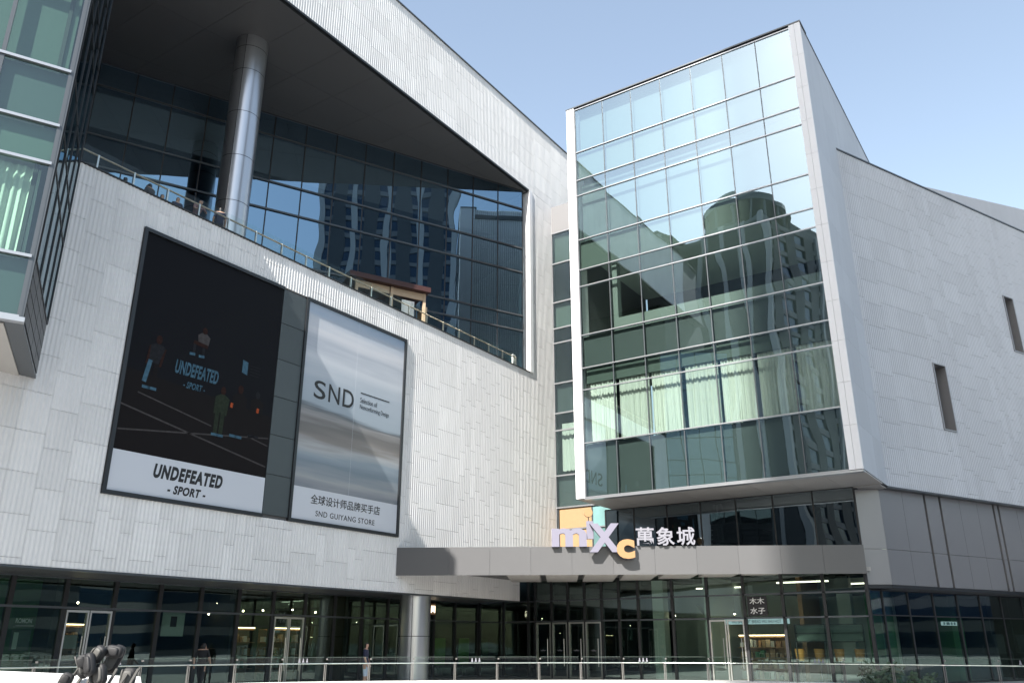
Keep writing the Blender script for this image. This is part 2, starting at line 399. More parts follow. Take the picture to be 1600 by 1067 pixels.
# terrace glazing
TS = [-26.22 + .01 + 1.745 * k for k in range(-3, 16)] ; TS = [s for s in TS if s < -.2] + [0.0]
TZ = [16.42, 19.2, 20.17, 23.02, 24.65, 27.4, 28.7]
curtain_wall(FT, TS, TZ, 'glass_terrace', wing, vm=(.06, .03, 'trim_black'), hm=(.09, .09, 'mullion_grey'), tilt=.0016)
fbox('interior_back_wall', FT, -33, 1.5, -9, -8.7, 15, 29, 'interior_dark', wing)
for z in (19.7, 25.0): fbox('floor_slab', FT, -33, .2, -8.7, -.35, z - .25, z + .25, 'interior_wall', wing)
fbox('interior_end_wall', FT, .4, .7, -8.7, -.3, 15, 29, 'interior_white', wing)
# terrace left: raking struts seen in front of the dark glazing
for k, (s, dx) in enumerate([(-27.2, .5), (-26.4, -.4), (-25.6, .7)]):
    part('strut', MB().cyl(FT.p(s, .8, 16.4), FT.p(s + dx, .8, 28.7), .07, 8), 'trim_black', wing)
# ground-floor shop glazing under the wing
part('shop_soffit', MB().box(-28.9, -25.36, 2, 38.4, 3.76, 3.79), 'soffit_grey', wing)
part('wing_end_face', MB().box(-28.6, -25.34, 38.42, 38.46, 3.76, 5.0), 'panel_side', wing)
SS = [7.02 + 1.775 * k for k in range(0, 18)]; SS = [s for s in SS if s < 38.9] + [39.25]
curtain_wall(FL_S, SS, [.05, 2.79, 3.75], 'glass_shop', wing, vm=(.16, .05, 'trim_black'), hm=(.07, .06, 'mullion_grey'))
part('shop_ceiling', MB().box(-38, -28.75, 2, 56, 3.82, 3.9), 'interior_dark', wing)
part('shop_back_wall', MB().box(-38.2, -38, 2, 56, 0, 5.2), 'interior_wall', wing)
part('shop_floor', MB().box(-38, -28.75, 2, 39.2, .004, .03), 'interior_floor', wing)
for v in (15.9, 23.2, 29.6, 34.2): part('shop_partition', MB().box(-38, -29.2, v, v + .2, .03, 3.8), 'interior_wall', wing)
def glazed_door(F, s0, s1, z1, parent, n=.04, m='steel'):
    d = part('door', MB().hexa(F.hx(s0, s0 + .06, n - .03, n + .03, .02, z1)).hexa(F.hx(s1 - .06, s1, n - .03, n + .03, .02, z1)).hexa(F.hx(s0 + .06, s1 - .06, n - .03, n + .03, z1 - .07, z1)).hexa(F.hx(s0 + .06, s1 - .06, n - .03, n + .03, .02, .12)), m, parent)
    a = s1 - .16
    h = part('handle', MB().cyl(F.p(a, n + .08, .6), F.p(a, n + .08, 1.9), .02, 6), 'steel', d)
    return d
for s in (SS[5] + .1, SS[5] + .93): glazed_door(FL_S, s, s + .80, 2.72, wing)
for s in (SS[10] + .1, SS[10] + .93): glazed_door(FL_S, s, s + .80, 2.72, wing)
# dark divider tiles between the two billboards
zs = [6.2, 7.72, 9.25, 10.77, 12.3, 13.83, 15.28]
fb = fbox('divider', FL, 20.95, 22.2, -.04, .0, 6.2, 15.28, 'trim_black', wing)
for u, v in zip(zs, zs[1:]): fbox('tile', FL, 20.965, 22.19, .0, .035, u + .012, v - .012, 'divider_grey', fb)

# ------------------------------------------------------------------ billboards
def frame_part(F, s0, s1, z0, z1, wdt, n0, n1, m, parent, sides='LRTB'):
    mb = MB()
    if 'L' in sides: mb.hexa(F.hx(s0, s0 + wdt, n0, n1, z0, z1))
    if 'R' in sides: mb.hexa(F.hx(s1 - wdt, s1, n0, n1, z0, z1))
    a = s0 + (wdt if 'L' in sides else 0); b = s1 - (wdt if 'R' in sides else 0)
    if 'T' in sides: mb.hexa(F.hx(a, b, n0, n1, z1 - wdt, z1))
    if 'B' in sides: mb.hexa(F.hx(a, b, n0, n1, z0, z0 + wdt))
    return part('frame', mb, m, parent)
bb = thing('billboard', 'tall black sportswear billboard with a white UNDEFEATED SPORT strip at its foot', 'billboard', (-25.3, 17.8, 6.1))
frame_part(FL, 14.6, 20.95, 6.09, 15.39, .13, -.05, .09, 'frame_dark', bb, 'LTB')
fbox('print', FL, 14.73, 20.95, -.03, .02, 7.55, 15.26, 'poster_black', bb)
fbox('caption_strip', FL, 14.73, 20.95, -.03, .021, 6.22, 7.545, 'poster_white', bb)
def flat(name, pts, m, parent, F=FL, n=.026):
    return part(name, MB().poly([F.p(a, n, z) for a, z in pts]), m, parent)
def stripe(name, a, b, wd, m, parent, F=FL, n=.026):
    (s0, z0), (s1, z1) = a, b; d = Vector((s1 - s0, z1 - z0)).normalized(); q = (-d.y * wd / 2, d.x * wd / 2)
    return flat(name, [(s0 - q[0], z0 - q[1]), (s1 - q[0], z1 - q[1]), (s1 + q[0], z1 + q[1]), (s0 + q[0], z0 + q[1])], m, parent, F, n)
flat('court_print', [(14.74, 7.56), (20.94, 7.56), (20.94, 9.9), (14.74, 10.3)], 'poster_court', bb, n=.0235)
stripe('court_line', (14.75, 9.05), (20.9, 7.95), .055, 'ink_grey', bb)
stripe('court_line', (14.8, 8.2), (20.9, 9.05), .05, 'ink_grey', bb)
stripe('court_line', (15.3, 9.55), (18.3, 9.0), .045, 'ink_grey', bb)
stripe('court_line', (19.9, 8.95), (20.9, 8.75), .045, 'ink_grey', bb)
lettering('lettering', 'UNDEFEATED', FL, 16.3, 19.06, 6.84, 7.32, .022, 'ink_black', bb, .006, .052, .2, 1.17)
lettering('lettering', '- SPORT -', FL, 16.9, 18.42, 6.40, 6.70, .022, 'ink_black', bb, .006, .042, .2, 1.12)
lettering('lettering', 'UNDEFEATED', FL, 16.55, 18.35, 10.55, 11.05, .026, 'ink_blue', bb, .004, .03, .2, 1.06)
lettering('lettering', '- SPORT -', FL, 16.95, 17.85, 10.12, 10.36, .026, 'ink_blue', bb, .004, .02, .2, 1.06)
flat('badge_print', [(19.35, 11.3), (19.6, 11.25), (19.6, 11.75), (19.35, 11.8)], 'ink_blue', bb)
for k in range(4): stripe('caption_line', (19.72, 11.66 - .12 * k), (20.22 - .06 * (k % 2), 11.66 - .12 * k), .035, 'ink_dim', bb)
def printed(parent, s, z, h, top, leg, shoe='ink_blue', sit=False, head='ink_skin', lean=0.0):
    """a small printed figure, flat ink on the billboard"""
    def el(cx, cz, rx, rz, m, n=.028): flat('figure_print', [(cx + rx * math.cos(t * math.pi / 5), cz + rz * math.sin(t * math.pi / 5)) for t in range(10)], m, parent, n=n)
    k = h / 1.75
    if sit:
        el(s, z + 1.02 * k, .11 * k, .14 * k, head); flat('figure_print', [(s - .22 * k, z + .45 * k), (s + .2 * k, z + .45 * k), (s + .26 * k, z + .8 * k), (s + .1 * k, z + .92 * k), (s - .12 * k, z + .92 * k), (s - .28 * k, z + .8 * k)], top, parent, n=.028)
        flat('figure_print', [(s - .45 * k, z + .42 * k), (s + .2 * k, z + .36 * k), (s + .2 * k, z + .5 * k), (s - .4 * k, z + .56 * k)], head, parent, n=.029)
        for x in (-.42, -.02): flat('figure_print', [(s + x * k, z - .02), (s + (x + .1) * k, z - .02), (s + (x + .12) * k, z + .42 * k), (s + x * k, z + .42 * k)], leg, parent, n=.027); stripe('figure_print', (s + (x - .12) * k, z), (s + (x + .12) * k, z + .02), .1 * k, shoe, parent, n=.03)
        return
    el(s + lean, z + 1.6 * k, .105 * k, .15 * k, head)
    flat('figure_print', [(s - .17 * k, z + .82 * k), (s + .17 * k, z + .82 * k), (s + .25 * k + lean, z + 1.38 * k), (s + .08 * k + lean, z + 1.47 * k), (s - .08 * k + lean, z + 1.47 * k), (s - .25 * k + lean, z + 1.38 * k)], top, parent, n=.028)
    for x in (-.2, .02):
        flat('figure_print', [(s + x * k, z + .05 * k), (s + (x + .16) * k, z + .05 * k), (s + (x + .19 - .02) * k, z + .85 * k), (s + (x + .01) * k, z + .85 * k)], leg, parent, n=.027)
        stripe('figure_print', (s + (x - .06) * k, z + .03), (s + (x + .2) * k, z + .03), .09 * k, shoe, parent, n=.03)
    for x in (-.27, .2): flat('figure_print', [(s + x * k, z + .75 * k), (s + (x + .07) * k, z + .75 * k), (s + (x + .09) * k + lean, z + 1.36 * k), (s + (x - .02) * k + lean, z + 1.36 * k)], head if top == 'ink_dim' else top, parent, n=.0275)
printed(bb, 15.7, 9.75, 1.95, 'ink_dim', 'poster_court', lean=.1)
stripe('figure_print', (15.45, 9.95), (15.58, 10.75), .16, 'ink_blue', bb, n=.0305)
printed(bb, 17.55, 11.4, 1.7, 'ink_grey', 'ink_dim', sit=True)
printed(bb, 18.6, 8.7, 1.85, 'ink_green', 'ink_green', lean=.04)
printed(bb, 19.4, 8.8, 2.0, 'poster_court', 'poster_court')
printed(bb, 20.2, 8.95, 1.8, 'poster_court', 'poster_court', shoe='ink_dim', head='ink_dim')
for s, z in ((19.05, 9.95), (20.25, 10.0)): stripe('figure_print', (s, z - .09), (s + .02, z + .09), .11, 'ink_orange', bb, n=.031)

b2 = thing('billboard', 'pale SND billboard with a blurred blue and brown seascape print', 'billboard', (-25.3, 25.4, 6.1))
frame_part(FL, 22.2, 28.59, 6.09, 15.39, .13, -.05, .09, 'frame_dark', b2)
fbox('print', FL, 22.33, 28.46, -.03, .02, 7.5, 15.26, 'seascape', b2)
fbox('caption_strip', FL, 22.33, 28.46, -.03, .021, 6.22, 7.495, 'poster_white', b2)
for q, a, b in (('S', 23.0, 23.66), ('N', 23.83, 24.48), ('D', 24.66, 25.32)): lettering('letter', q, FL, a, b, 11.2, 11.98, .022, 'ink_black', b2, .005, .006)
stripe('rule_line', (25.72, 12.05), (27.6, 12.05), .05, 'ink_black', b2)
lettering('lettering', 'Selection of', FL, 25.72, 26.8, 11.62, 11.84, .022, 'ink_black', b2, .004)
lettering('lettering', 'Nonconforming Design', FL, 25.72, 27.6, 11.28, 11.54, .022, 'ink_black', b2, .004)
lettering('lettering', '全球设计师品牌买手店', FL, 23.3, 27.35, 6.90, 7.28, .022, 'ink_black', b2, .004, .012)
lettering('lettering', 'SND GUIYANG STORE', FL, 23.62, 27.05, 6.44, 6.66, .022, 'ink_black', b2, .004, .008, 0, 1.1)
fbox('print_seam', FL, 25.38, 25.386, .02, .0225, 7.5, 15.26, 'poster_white', b2)

# ------------------------------------------------------------------ columns
def column(loc, r, z0, z1, rings, label, base_r=None):
    c = thing('clad_column', label, 'column', loc)
    x, y, _ = loc; sh = part('shaft', MB().cyl((x, y, z0), (x, y, z1), r - .02, 40), 'trim_black', c)
    zz = [z0] + rings + [z1]
    for a, b in zip(zz, zz[1:]):
        for h in (0, 1, 2):                      # three curved shells to each drum, open joints between
            mb = MB(); a0 = R(-60 + 120 * h) + .012 / r; a1 = R(60 + 120 * h) - .012 / r; k = 14; o = 0
            for i in range(k + 1):
                t = a0 + (a1 - a0) * i / k
                mb.v += [(x + r * math.cos(t), y + r * math.sin(t), a + .014), (x + r * math.cos(t), y + r * math.sin(t), b - .014)]
            for i in range(k): mb.f.append((2 * i, 2 * i + 2, 2 * i + 3, 2 * i + 1)); mb.m.append(0)
            part('shell', mb, 'column_metal', c, smooth=True)
    return c
column((-28.7, 20.44, 16.4), .72, 16.4, 28.75, [17.6, 19.9, 22.2, 24.5, 26.8, 28.1], 'tall silver clad column on the open terrace')
column((-26.02, 30.85, 0), .70, 0, 3.76, [1.98], 'short silver clad column under the white wing beside the plaza railing')

# ================================================================== glazed corner bay at the picture's edge
bay = thing('corner_bay', 'green glazed corner bay with curtains jutting from the white wing', 'building', (-23, 8, 9.2))
LZ = [9.25, 10.9, 13.6, 14.77, 16.52, 19.3, 20.3, 22.0, 23.5]
curtain_wall(FY, [-6.9, -5.18, -3.46, -1.74, -.10], LZ, 'glass_bay', bay, vm=(.10, .04, 'mullion_grey'), hm=(.08, .08, 'transom_silver'))
fbox('corner_post', FY, -.10, .0, -.30, .03, 9.25, 23.6, 'mullion_grey', bay)
for u, v, m in ((9.3, 10.85, 'spandrel'), (14.82, 16.47, 'spandrel'), (20.35, 21.95, 'spandrel'), (13.65, 14.72, 'spandrel_light')):
    fbox('spandrel_panel', FY, -6.8, -.15, -.22, -.15, u, v, m, bay)
for z in (10.6, 16.2, 21.8): fbox('floor_slab', FY, -6.8, -.3, -3.2, -.23, z - .25, z + .25, 'interior_white', bay)
fbox('interior_back_wall', FY, -6.9, -.3, -3.3, -3.2, 9.3, 23.5, 'interior_white', bay)
fbox('blind', FY, -6.8, -.2, -.34, -.30, 16.6, 19.4, 'spandrel_light', bay)
def drape(F, s0, s1, n, z0, z1, parent, folds=8, amp=.06, m='curtain'):
    mb = MB(); k = folds * 6
    for i in range(k + 1):
        t = i / k; a = s0 + (s1 - s0) * t; q = amp * math.sin(t * folds * 2 * math.pi) + amp * .5 * math.sin(t * folds * 3.3 + s0)
        mb.v += [tuple(F.p(a + .03 * math.sin(i * 1.7), n + q, z0 + .02 * math.sin(i))), tuple(F.p(a, n + q * .6, z1))]
    for i in range(k): mb.f.append((2 * i, 2 * i + 2, 2 * i + 3, 2 * i + 1)); mb.m.append(0)
    return part('curtain', mb, m, parent, smooth=True)
for s in (-6.8, -5.1, -3.4, -1.68): drape(FY, s, s + 1.38, -.35, 11.0, 13.55, bay, 7)
# flank: dark glazing above a louvred base
fs = [.12, 1.4, 2.68, 3.96, 5.18]
curtain_wall(FYS, fs, LZ[1:], 'glass_dark', bay, vm=(.06, .03, 'trim_black'), hm=(.06, .02, 'trim_black'))
for a, b in zip(fs, fs[1:]):
    for k in range(4): fbox('louvre', FYS, a + .02, b - .02, -.05, .0, 9.30 + .4 * k, 9.66 + .4 * k, 'frame_dark', bay)
fbox('flank_backing', FYS, .2, 5.1, -.5, -.4, 9.3, 23.4, 'interior_dark', bay)
bp_ = [FY.p(0, 0, 0), FY.p(-6.9, 0, 0), FY.p(-6.9, -5.0, 0), FYS.p(5.2, 0, 0)]
part('soffit_border', MB().prism([p[:2] for p in reversed(bp_)], 9.14, 9.22), 'mullion_grey', bay)
part('soffit', MB().prism([p[:2] for p in (FY.p(-6.6, -.14, 0), FY.p(-6.6, -4.9, 0), FYS.p(5.0, -.42, 0), FYS.p(.2, -.42, 0))], 9.10, 9.135), 'soffit_beige', bay)
fbox('edge_trim', FY, -6.9, .04, -.1, .11, 9.12, 9.24, 'transom_silver', bay)
part('roof', MB().prism([p[:2] for p in (FYS.p(5.2, 0, 0), FYS.p(-.02, 0, 0), FY.p(-6.9, .05, 0), FY.p(-6.9, -5.0, 0))][::-1], 23.5, 23.72), 'mullion_grey', bay)

# ================================================================== the glass block
blk = thing('glass_block', 'projecting glass block with white side fins above the mall entrance', 'building', (-13.5, 40, 0))
GS = [-19.56 + 12.18 * k / 7 for k in range(8)]
GZ = [8.28, 10.93, 13.65, 14.80, 16.57, 19.30, 20.26, 22.02, 24.71, 25.67, 27.44, 30.25]
curtain_wall(FB, GS, GZ, 'glass_box', blk, vm=(.04, .02, 'mullion_grey'), hm=(.05, .06, 'transom_silver'), tilt=.0022)
fbox('fin', FB, -20.07, -19.59, -.9, .10, 8.24, 30.36, 'fin_white', blk)
# right-hand fin in stacked panels with a vertical joint
fin = fbox('fin', FB, -7.36, -6.86, -.9, .04, 8.28, 30.30, 'joint_dark', blk)
zz = [8.26] + [8.26 + 1.84 * k for k in range(1, 12)] + [30.36]
for u, v in zip(zz, zz[1:]):
    for a, b in ((-7.385, -7.125), (-7.115, -6.835)): fbox('fin_panel', FB, a, b, .0, .10, u + .006, v - .006, 'fin_white', fin)
fbox('roof_edge', FB, -20.1, -6.8, -1.0, .12, 30.365, 30.44, 'mullion_grey', blk)
fbox('bottom_edge', FB, -19.6, -6.84, -.3, .115, 8.16, 8.235, 'transom_silver', blk)
for s0 in range(8): # soffit panels
    a = -20.05 + 13.2 * s0 / 8; part('soffit_panel', MB().box(a + .01, a + 13.2 / 8 - .01, 35.65, 39.2, 8.20, 8.25), 'soffit_beige', blk)
part('base_slab', MB().box(-20.0, -6.9, 35.8, 44, 8.255, 8.6), 'joint_dark', blk)
part('roof', MB().box(-20.0, -6.9, 36.4, 51.2, 29.6, 29.9), 'soffit_grey', blk)
lw = part('side_wall', MB().box(-19.9, -19.62, 36.6, 44, 8.3, 30.3), 'joint_dark', blk)
FLW = Fr((-19.92, 0), (0, -1))
clad(FLW, -44, -36.5, 8.28, 30.3, [], 'panel_white', lw, limit=150)
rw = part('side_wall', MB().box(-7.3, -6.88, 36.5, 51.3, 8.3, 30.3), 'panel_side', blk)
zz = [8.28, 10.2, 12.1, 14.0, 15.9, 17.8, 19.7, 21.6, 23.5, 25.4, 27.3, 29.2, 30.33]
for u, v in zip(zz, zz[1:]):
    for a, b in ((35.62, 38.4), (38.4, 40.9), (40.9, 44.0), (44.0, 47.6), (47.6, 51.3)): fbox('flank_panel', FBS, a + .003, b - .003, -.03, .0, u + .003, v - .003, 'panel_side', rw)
fbox('flank_cap', FBS, 35.6, 51.3, -.4, .03, 30.335, 30.40, 'mullion_grey', blk)
part('back_wall', MB().box(-19.6, -7.3, 44.2, 44.4, 8.3, 30.2), 'interior_wall', blk)
# spandrels, floors and rooms behind the glass
for u, v, m in ((8.32, 10.88, 'spandrel'), (14.85, 16.52, 'spandrel'), (20.31, 21.98, 'spandrel_light'), (25.72, 27.40, 'spandrel_light')):
    for i in range(7): fbox('spandrel_panel', FB, GS[i] + .03, GS[i + 1] - .03, -.26, -.18, u, v, m, blk)
fbox('bulkhead', FB, -19.5, -7.4, -.5, -.30, 14.05, 14.8, 'spandrel_light', blk)
for z in (10.7, 16.25, 21.75, 27.1): part('floor_slab', MB().box(-19.6, -7.35, 35.9, 44, z - .25, z + .2), 'interior_white', blk)
fbox('blind', FB, -19.5, -7.4, -.5, -.45, 22.1, 25.6, 'blind_grey', blk)
fbox('blind', FB, -19.5, -7.4, -.5, -.45, 27.5, 30.2, 'blind_grey', blk)
fbox('sill_upstand', FB, -17.6, -7.4, -.4, -.2, 16.5, 17.2, 'sill_green', blk)
fbox('interior_column', FB, -17.85, -17.55, -.7, -.3, 16.5, 20.3, 'sill_green', blk)
for i in range(7):
    drape(FB, GS[i] + .08 + (.12 if i == 0 else 0), GS[i + 1] - (.02 if i % 2 else .10), -.42 - .02 * (i % 3), 11.0, 14.25, blk, 9 + i % 3, .05)
# recessed glazing under the block, above the canopy, then the entrance front on the same plane
ES = [-18.87, -17.06, -15.30, -13.53, -11.75, -9.93, -8.12]
curtain_wall(FE, [-20.5] + ES, [5.66, 8.2], 'glass_dark', blk, vm=(.06, .03, 'trim_black'), hm=(.06, .03, 'trim_black'))
part('recess_return', MB().box(-20.55, -20.45, 39.32, 42.4, 5.66, 8.2), 'interior_dark', blk)
part('recess_back', MB().box(-20.4, -8, 43, 43.2, 4.6, 8.2), 'interior_dark', blk)
part('recess_ceiling', MB().box(-20.4, -8.0, 39.45, 43, 8.13, 8.19), 'interior_dark', blk)
for a in (-16.2, -14.9): drape(FE, a, a + .5, -.6, 5.7, 8.1, blk, 3, .05, 'cloth_grey')
DS = [-28.5, -26.9, -25.3, -24.85, -23.85, -22.87, -21.88, -20.9, -19.92] + ES
curtain_wall(FE, DS, [.05, 2.76, 3.78, 5.0], 'glass_entry', blk, vm=(.13, .06, 'trim_black'), hm=(.07, .06, 'mullion_grey'))
for i in (3, 4, 5, 6): glazed_door(FE, DS[i] + .05, DS[i + 1] - .05, 2.70, blk, .05)
glazed_door(FE, -15.25, -14.45, 2.7, blk, .05); glazed_door(FE, -14.4, -13.6, 2.7, blk, .05)
part('lobby_ceiling', MB().box(-38, -8.2, 39.5, 52, 4.85, 4.95), 'interior_wall', blk)
part('lobby_floor', MB().box(-38, -6.5, 39.4, 52, .004, .03), 'interior_floor', blk)
part('lobby_back_wall', MB().box(-38, 1, 51.9, 52.1, 0, 4.9), 'interior_wall', blk)
part('lobby_inner_wall', MB().box(-19.8, -8.3, 45.6, 45.8, .03, 4.84), 'interior_white', blk)
part('lobby_partition', MB().box(-15.6, -15.4, 39.6, 50, .03, 4.7), 'interior_white', blk)
part('lobby_partition', MB().box(-12.0, -11.8, 42.5, 50, .03, 4.7), 'warm_wood', blk)
part('lobby_column', MB().box(-18.9, -18.3, 41.0, 41.6, .03, 4.7), 'interior_white', blk)
part('lobby_column', MB().box(-10.3, -9.7, 43.0, 43.6, .03, 4.7), 'interior_white', blk)
for a, b in ((-17.5, 43.5), (-12.6, 41.4), (-10.4, 44.0)):  # middle strip is a real lamp; the other two are added to brighten the lobby
    part('ceiling_fill_light', MB().box(a, a + 2.4, b, b + .06, 4.36, 4.42), 'strip_light', blk)
part('stair', MB().hexa([(-17.8, 44, .03), (-15.7, 44, .03), (-15.7, 44.6, .03), (-17.8, 44.6, .03), (-17.8, 44, 3.6), (-15.7, 44, .9), (-15.7, 44.6, .9), (-17.8, 44.6, 3.6)]), 'interior_white', blk)
for k in range(4):
    for i in (3, 4, 5, 6):
        if k == 0:
            a = DS[i] + .5; part('door_decal', MB().poly([FE.p(a + x, .086, 1.35 + z) for x, z in ((-.2, .03), (-.08, .0), (0, .05), (.08, .0), (.2, .03), (.08, -.05), (0, -.01), (-.08, -.05))]), 'letter_white', blk)
# narrow link between wing and block
link = thing('link_strip', 'narrow glazed link between the white wing and the glass block', 'building', (-22.8, 42.5, 5))
KZ = [5.2, 6.6, 7.9, 9.1, 10.97, 13.7, 14.76, 16.65, 19.27, 20.24, 22.0, 24.7, 26.9]
curtain_wall(FS, [-25.26, -22.85, -20.6], KZ[3:], 'glass_box', link, vm=(.07, .03, 'mullion_grey'), hm=(.085, .09, 'transom_silver'))
fbox('parapet_panel', FS, -25.28, -19.9, -.3, .03, 26.93, 28.88, 'bronze_panel', link)
for u, v, m in ((9.1, 10.9, 'spandrel'), (14.8, 16.6, 'spandrel'), (20.28, 21.95, 'spandrel_light'), (24.75, 26.85, 'spandrel_light')): fbox('spandrel_panel', FS, -25.2, -20.5, -.26, -.18, u, v, m, link)
for s in (-25.05, -22.8): drape(FS, s, s + 2.0, -.4, 11.3, 14.2, link, 8, .05)
part('link_back', MB().box(-25.2, -20.2, 45, 45.2, 5, 28.8), 'interior_wall', link)
for z in (10.7, 16.3, 21.8): part('floor_slab', MB().box(-25.2, -20.2, 42.75, 45, z - .2, z + .2), 'interior_white', link)
part('link_side_wall', MB().box(-25.7, -25.3, 42.72, 45.2, 5, 28.8), 'interior_wall', link)
for z in (5.2, 6.55, 7.85): fbox('transom', FS, -25.26, -20.6, -.1, .07, z - .035, z + .035, 'transom_silver', link)
for i, (u, v) in enumerate(((5.25, 6.5), (6.6, 7.8), (7.9, 9.05))):
    fbox('orange_panel', FS, -25.1, -23.0, -.06, .0, u, v, 'orange_panel', link)
    fbox('mural_panel', FS, -22.9, -20.65, -.06, .0, u, v, 'mural', link)
for a in (-25.2, -22.95): fbox('mullion', FS, a - .04, a + .04, -.1, .03, 5.2, 9.06, 'mullion_grey', link)

# ================================================================== side wing on the right
side = thing('side_wing', 'grey ribbed wing with two slot windows over a bronze panelled base', 'building', (-3, 48, 0))
W1 = (5.24, 6.29, 11.52, 14.98); W2_ = (13.5, 14.5, 17.1, 20.5)
mb = MB(); L2 = 19.0
for a in [(0.02, 5.24), (6.29, 13.5), (14.5, L2 + 10)]: mb.hexa(FW.hx(a[0], a[1], -.6, -.045, 8.32, 25.6))
for h in (W1, W2_): mb.hexa(FW.hx(h[0], h[1], -.6, -.045, 8.32, h[2])); mb.hexa(FW.hx(h[0], h[1], -.6, -.045, h[3], 25.6))
sw = part('wall', mb, 'joint_dark', side)
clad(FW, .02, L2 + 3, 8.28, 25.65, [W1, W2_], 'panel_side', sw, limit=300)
for h in (W1, W2_):
    wn = fbox('window', FW, h[0], h[1], -.58, -.5, h[2], h[3], 'bronze_panel', side)
    part('frame', MB().hexa(FW.hx(h[0] - .01, h[0] + .05, -.5, .06, h[2], h[3])).hexa(FW.hx(h[1] - .05, h[1] + .01, -.5, .06, h[2], h[3])).hexa(FW.hx(h[0] + .05, h[1] - .05, -.5, .06, h[3] - .05, h[3] + .01)).hexa(FW.hx(h[0] + .05, h[1] - .05, -.5, .06, h[2] - .01, h[2] + .05)), 'bronze_panel', wn)
fbox('wall_cap', FW, -.05, L2 + 10, -.5, .06, 25.655, 25.73, 'mullion_grey', side)
fbox('bottom_trim', FW, .0, L2 + 10, -.45, .03, 8.205, 8.275, 'mullion_grey', side)
part('soffit', MB().prism([(-8.1, 39.25), (-6.95, 39.0), (-6.92, 40.3), FQ.p(0, -.4, 0)[:2], (-8.3, 40.4)], 8.17, 8.195), 'soffit_beige', side)
ss = [-.22, 1.45, 3.13, 4.33, 5.91, 7.39, 8.82, 9.28, 10.93, 12.5, 14.0, 17, 20, 24]
slot = {3.13, 4.33, 8.82, 9.28}
fbox('base_backing', FQ, .35, 26, -.4, -.12, 4.05, 8.195, 'trim_black', side)
for a, b in zip(ss, ss[1:]):
    for u, v in ((4.05, 5.55), (5.55, 8.20)):
        fbox('base_panel', FQ, a + (.085 if a in slot else .008), b - (.085 if b in slot else .008), -.10, .0, u + .008, v - .008, 'bronze_panel', side)
A_ = (-8.14, 39.5); q0 = FQ.p(-.22, 0, 0)
FQ2 = Fr(A_, (q0.x - A_[0], q0.y - A_[1])); ln = math.hypot(q0.x - A_[0], q0.y - A_[1])
for u, v in ((4.05, 5.55), (5.55, 8.16)): fbox('base_panel', FQ2, 0, ln, -.1, .0, u + .008, v - .008, 'bronze_panel', side)
fbox('base_trim', FQ, -.25, 26, -.5, .06, 3.90, 4.04, 'frame_dark', side); fbox('base_trim', FQ2, 0, ln + .04, -.3, .05, 3.90, 4.04, 'frame_dark', side)
QS = [-1.1, -.21, 1.59, 3.43, 5.29, 7.13, 8.92, 10.79, 12.6, 14.4, 16.2, 18]
curtain_wall(FQS, QS, [.05, 2.82, 3.85], ['glass_shop', 'glass_dark'], side, vm=(.09, .04, 'trim_black'), hm=(.05, .03, 'trim_black'))
part('base_soffit', MB().prism([FQ.p(-.2, -.1, 0)[:2], FQ.p(26, -.1, 0)[:2], FQ.p(26, -3, 0)[:2], FQ.p(-.2, -3, 0)[:2]], 3.86, 3.895), 'joint_dark', side)
fbox('shop_back_wall', FQS, 2.5, 24, -6, -5.8, 0, 4.8, 'interior_wall', side)
fbox('shop_ceiling', FQS, -.5, 24, -5.8, -.2, 3.9, 4.0, 'interior_dark', side)
fbox('shop_floor', FQS, -.5, 20, -5.8, -.15, .004, .03, 'interior_floor', side)
for s in (.2, 5.4): fbox('shop_column', FQS, s, s + .9, -1.2, -.5, .03, 3.8, 'green_board', side)
for s in (8.7, 10.6): fbox('shop_partition', FQS, s, s + .12, -5.5, -.6, .03, 3.8, 'interior_dark', side)
p0 = Vector((-4.32, 51.15, 0)); p1 = Vector((.77, 58.24, 0)); d = (p1 - p0).normalized(); a = p0 - d * 3; b_ = p1 + d * 14
nn = Vector((-d.y, d.x, 0))
part('upper_roof', MB().prism([a[:2], b_[:2], (b_ + nn * 6)[:2], (a + nn * 6)[:2]], 20, 28), 'panel_side', side)
part('roof_slab', MB().prism([FW.p(0, -.5, 0)[:2], FW.p(28, -.5, 0)[:2], FW.p(28, -10, 0)[:2], FW.p(0, -10, 0)[:2]], 24.8, 25.0), 'soffit_grey', side)

# ================================================================== entrance canopy and its sign
can = thing('entrance_canopy', 'grey metal entrance canopy with a long flat fascia under the glass block', 'canopy', (-20, 34, 4.4))
CL = 20.19; tri = [(-25.24, 28.75), (-8.05, 38.95), (-8.1, 39.22), (-25.24, 39.2)]
part('roof_deck', MB().prism(tri, 5.50, 5.60), 'fascia_grey', can)
part('soffit', MB().prism(tri, 4.78, 4.84), 'soffit_grey', can)
fbox('fascia_backing', FC, .04, CL - .02, -.25, -.02, 4.50, 5.62, 'joint_dark', can)
fe = [.0] + [.0 + 2.33 + 1.79 * k for k in range(0, 10)] + [CL]
for a, b in zip(fe, fe[1:]): fbox('fascia_panel', FC, a + .006, b - .006, -.02, .0, 4.46, 5.65, 'fascia_grey', can)
for k in range(9):
    s = 4.6 + k * 1.79
    dpt = min(6.5, (39.0 - FC.p(s, 0, 0).y) * 1.05)
    if dpt > .6: fbox('soffit_beam', FC, s + .12, s + 1.62, -dpt, -.5, 4.60, 4.78, 'soffit_beige', can)
    part('spotlight', MB().cyl(FC.p(s + .9, -.38, 4.52), FC.p(s + .9, -.38, 4.74), .05, 8), 'trim_black', can)
sg = thing('entrance_sign', 'lilac and orange mixc letters with white Chinese characters on the canopy', 'sign', FC.p(10, .1, 5.6))
lettering('letter', 'm', FC, 6.83, 8.36, 5.62, 6.41, .02, 'letter_lilac', sg, .22, .035, side='letter_side')
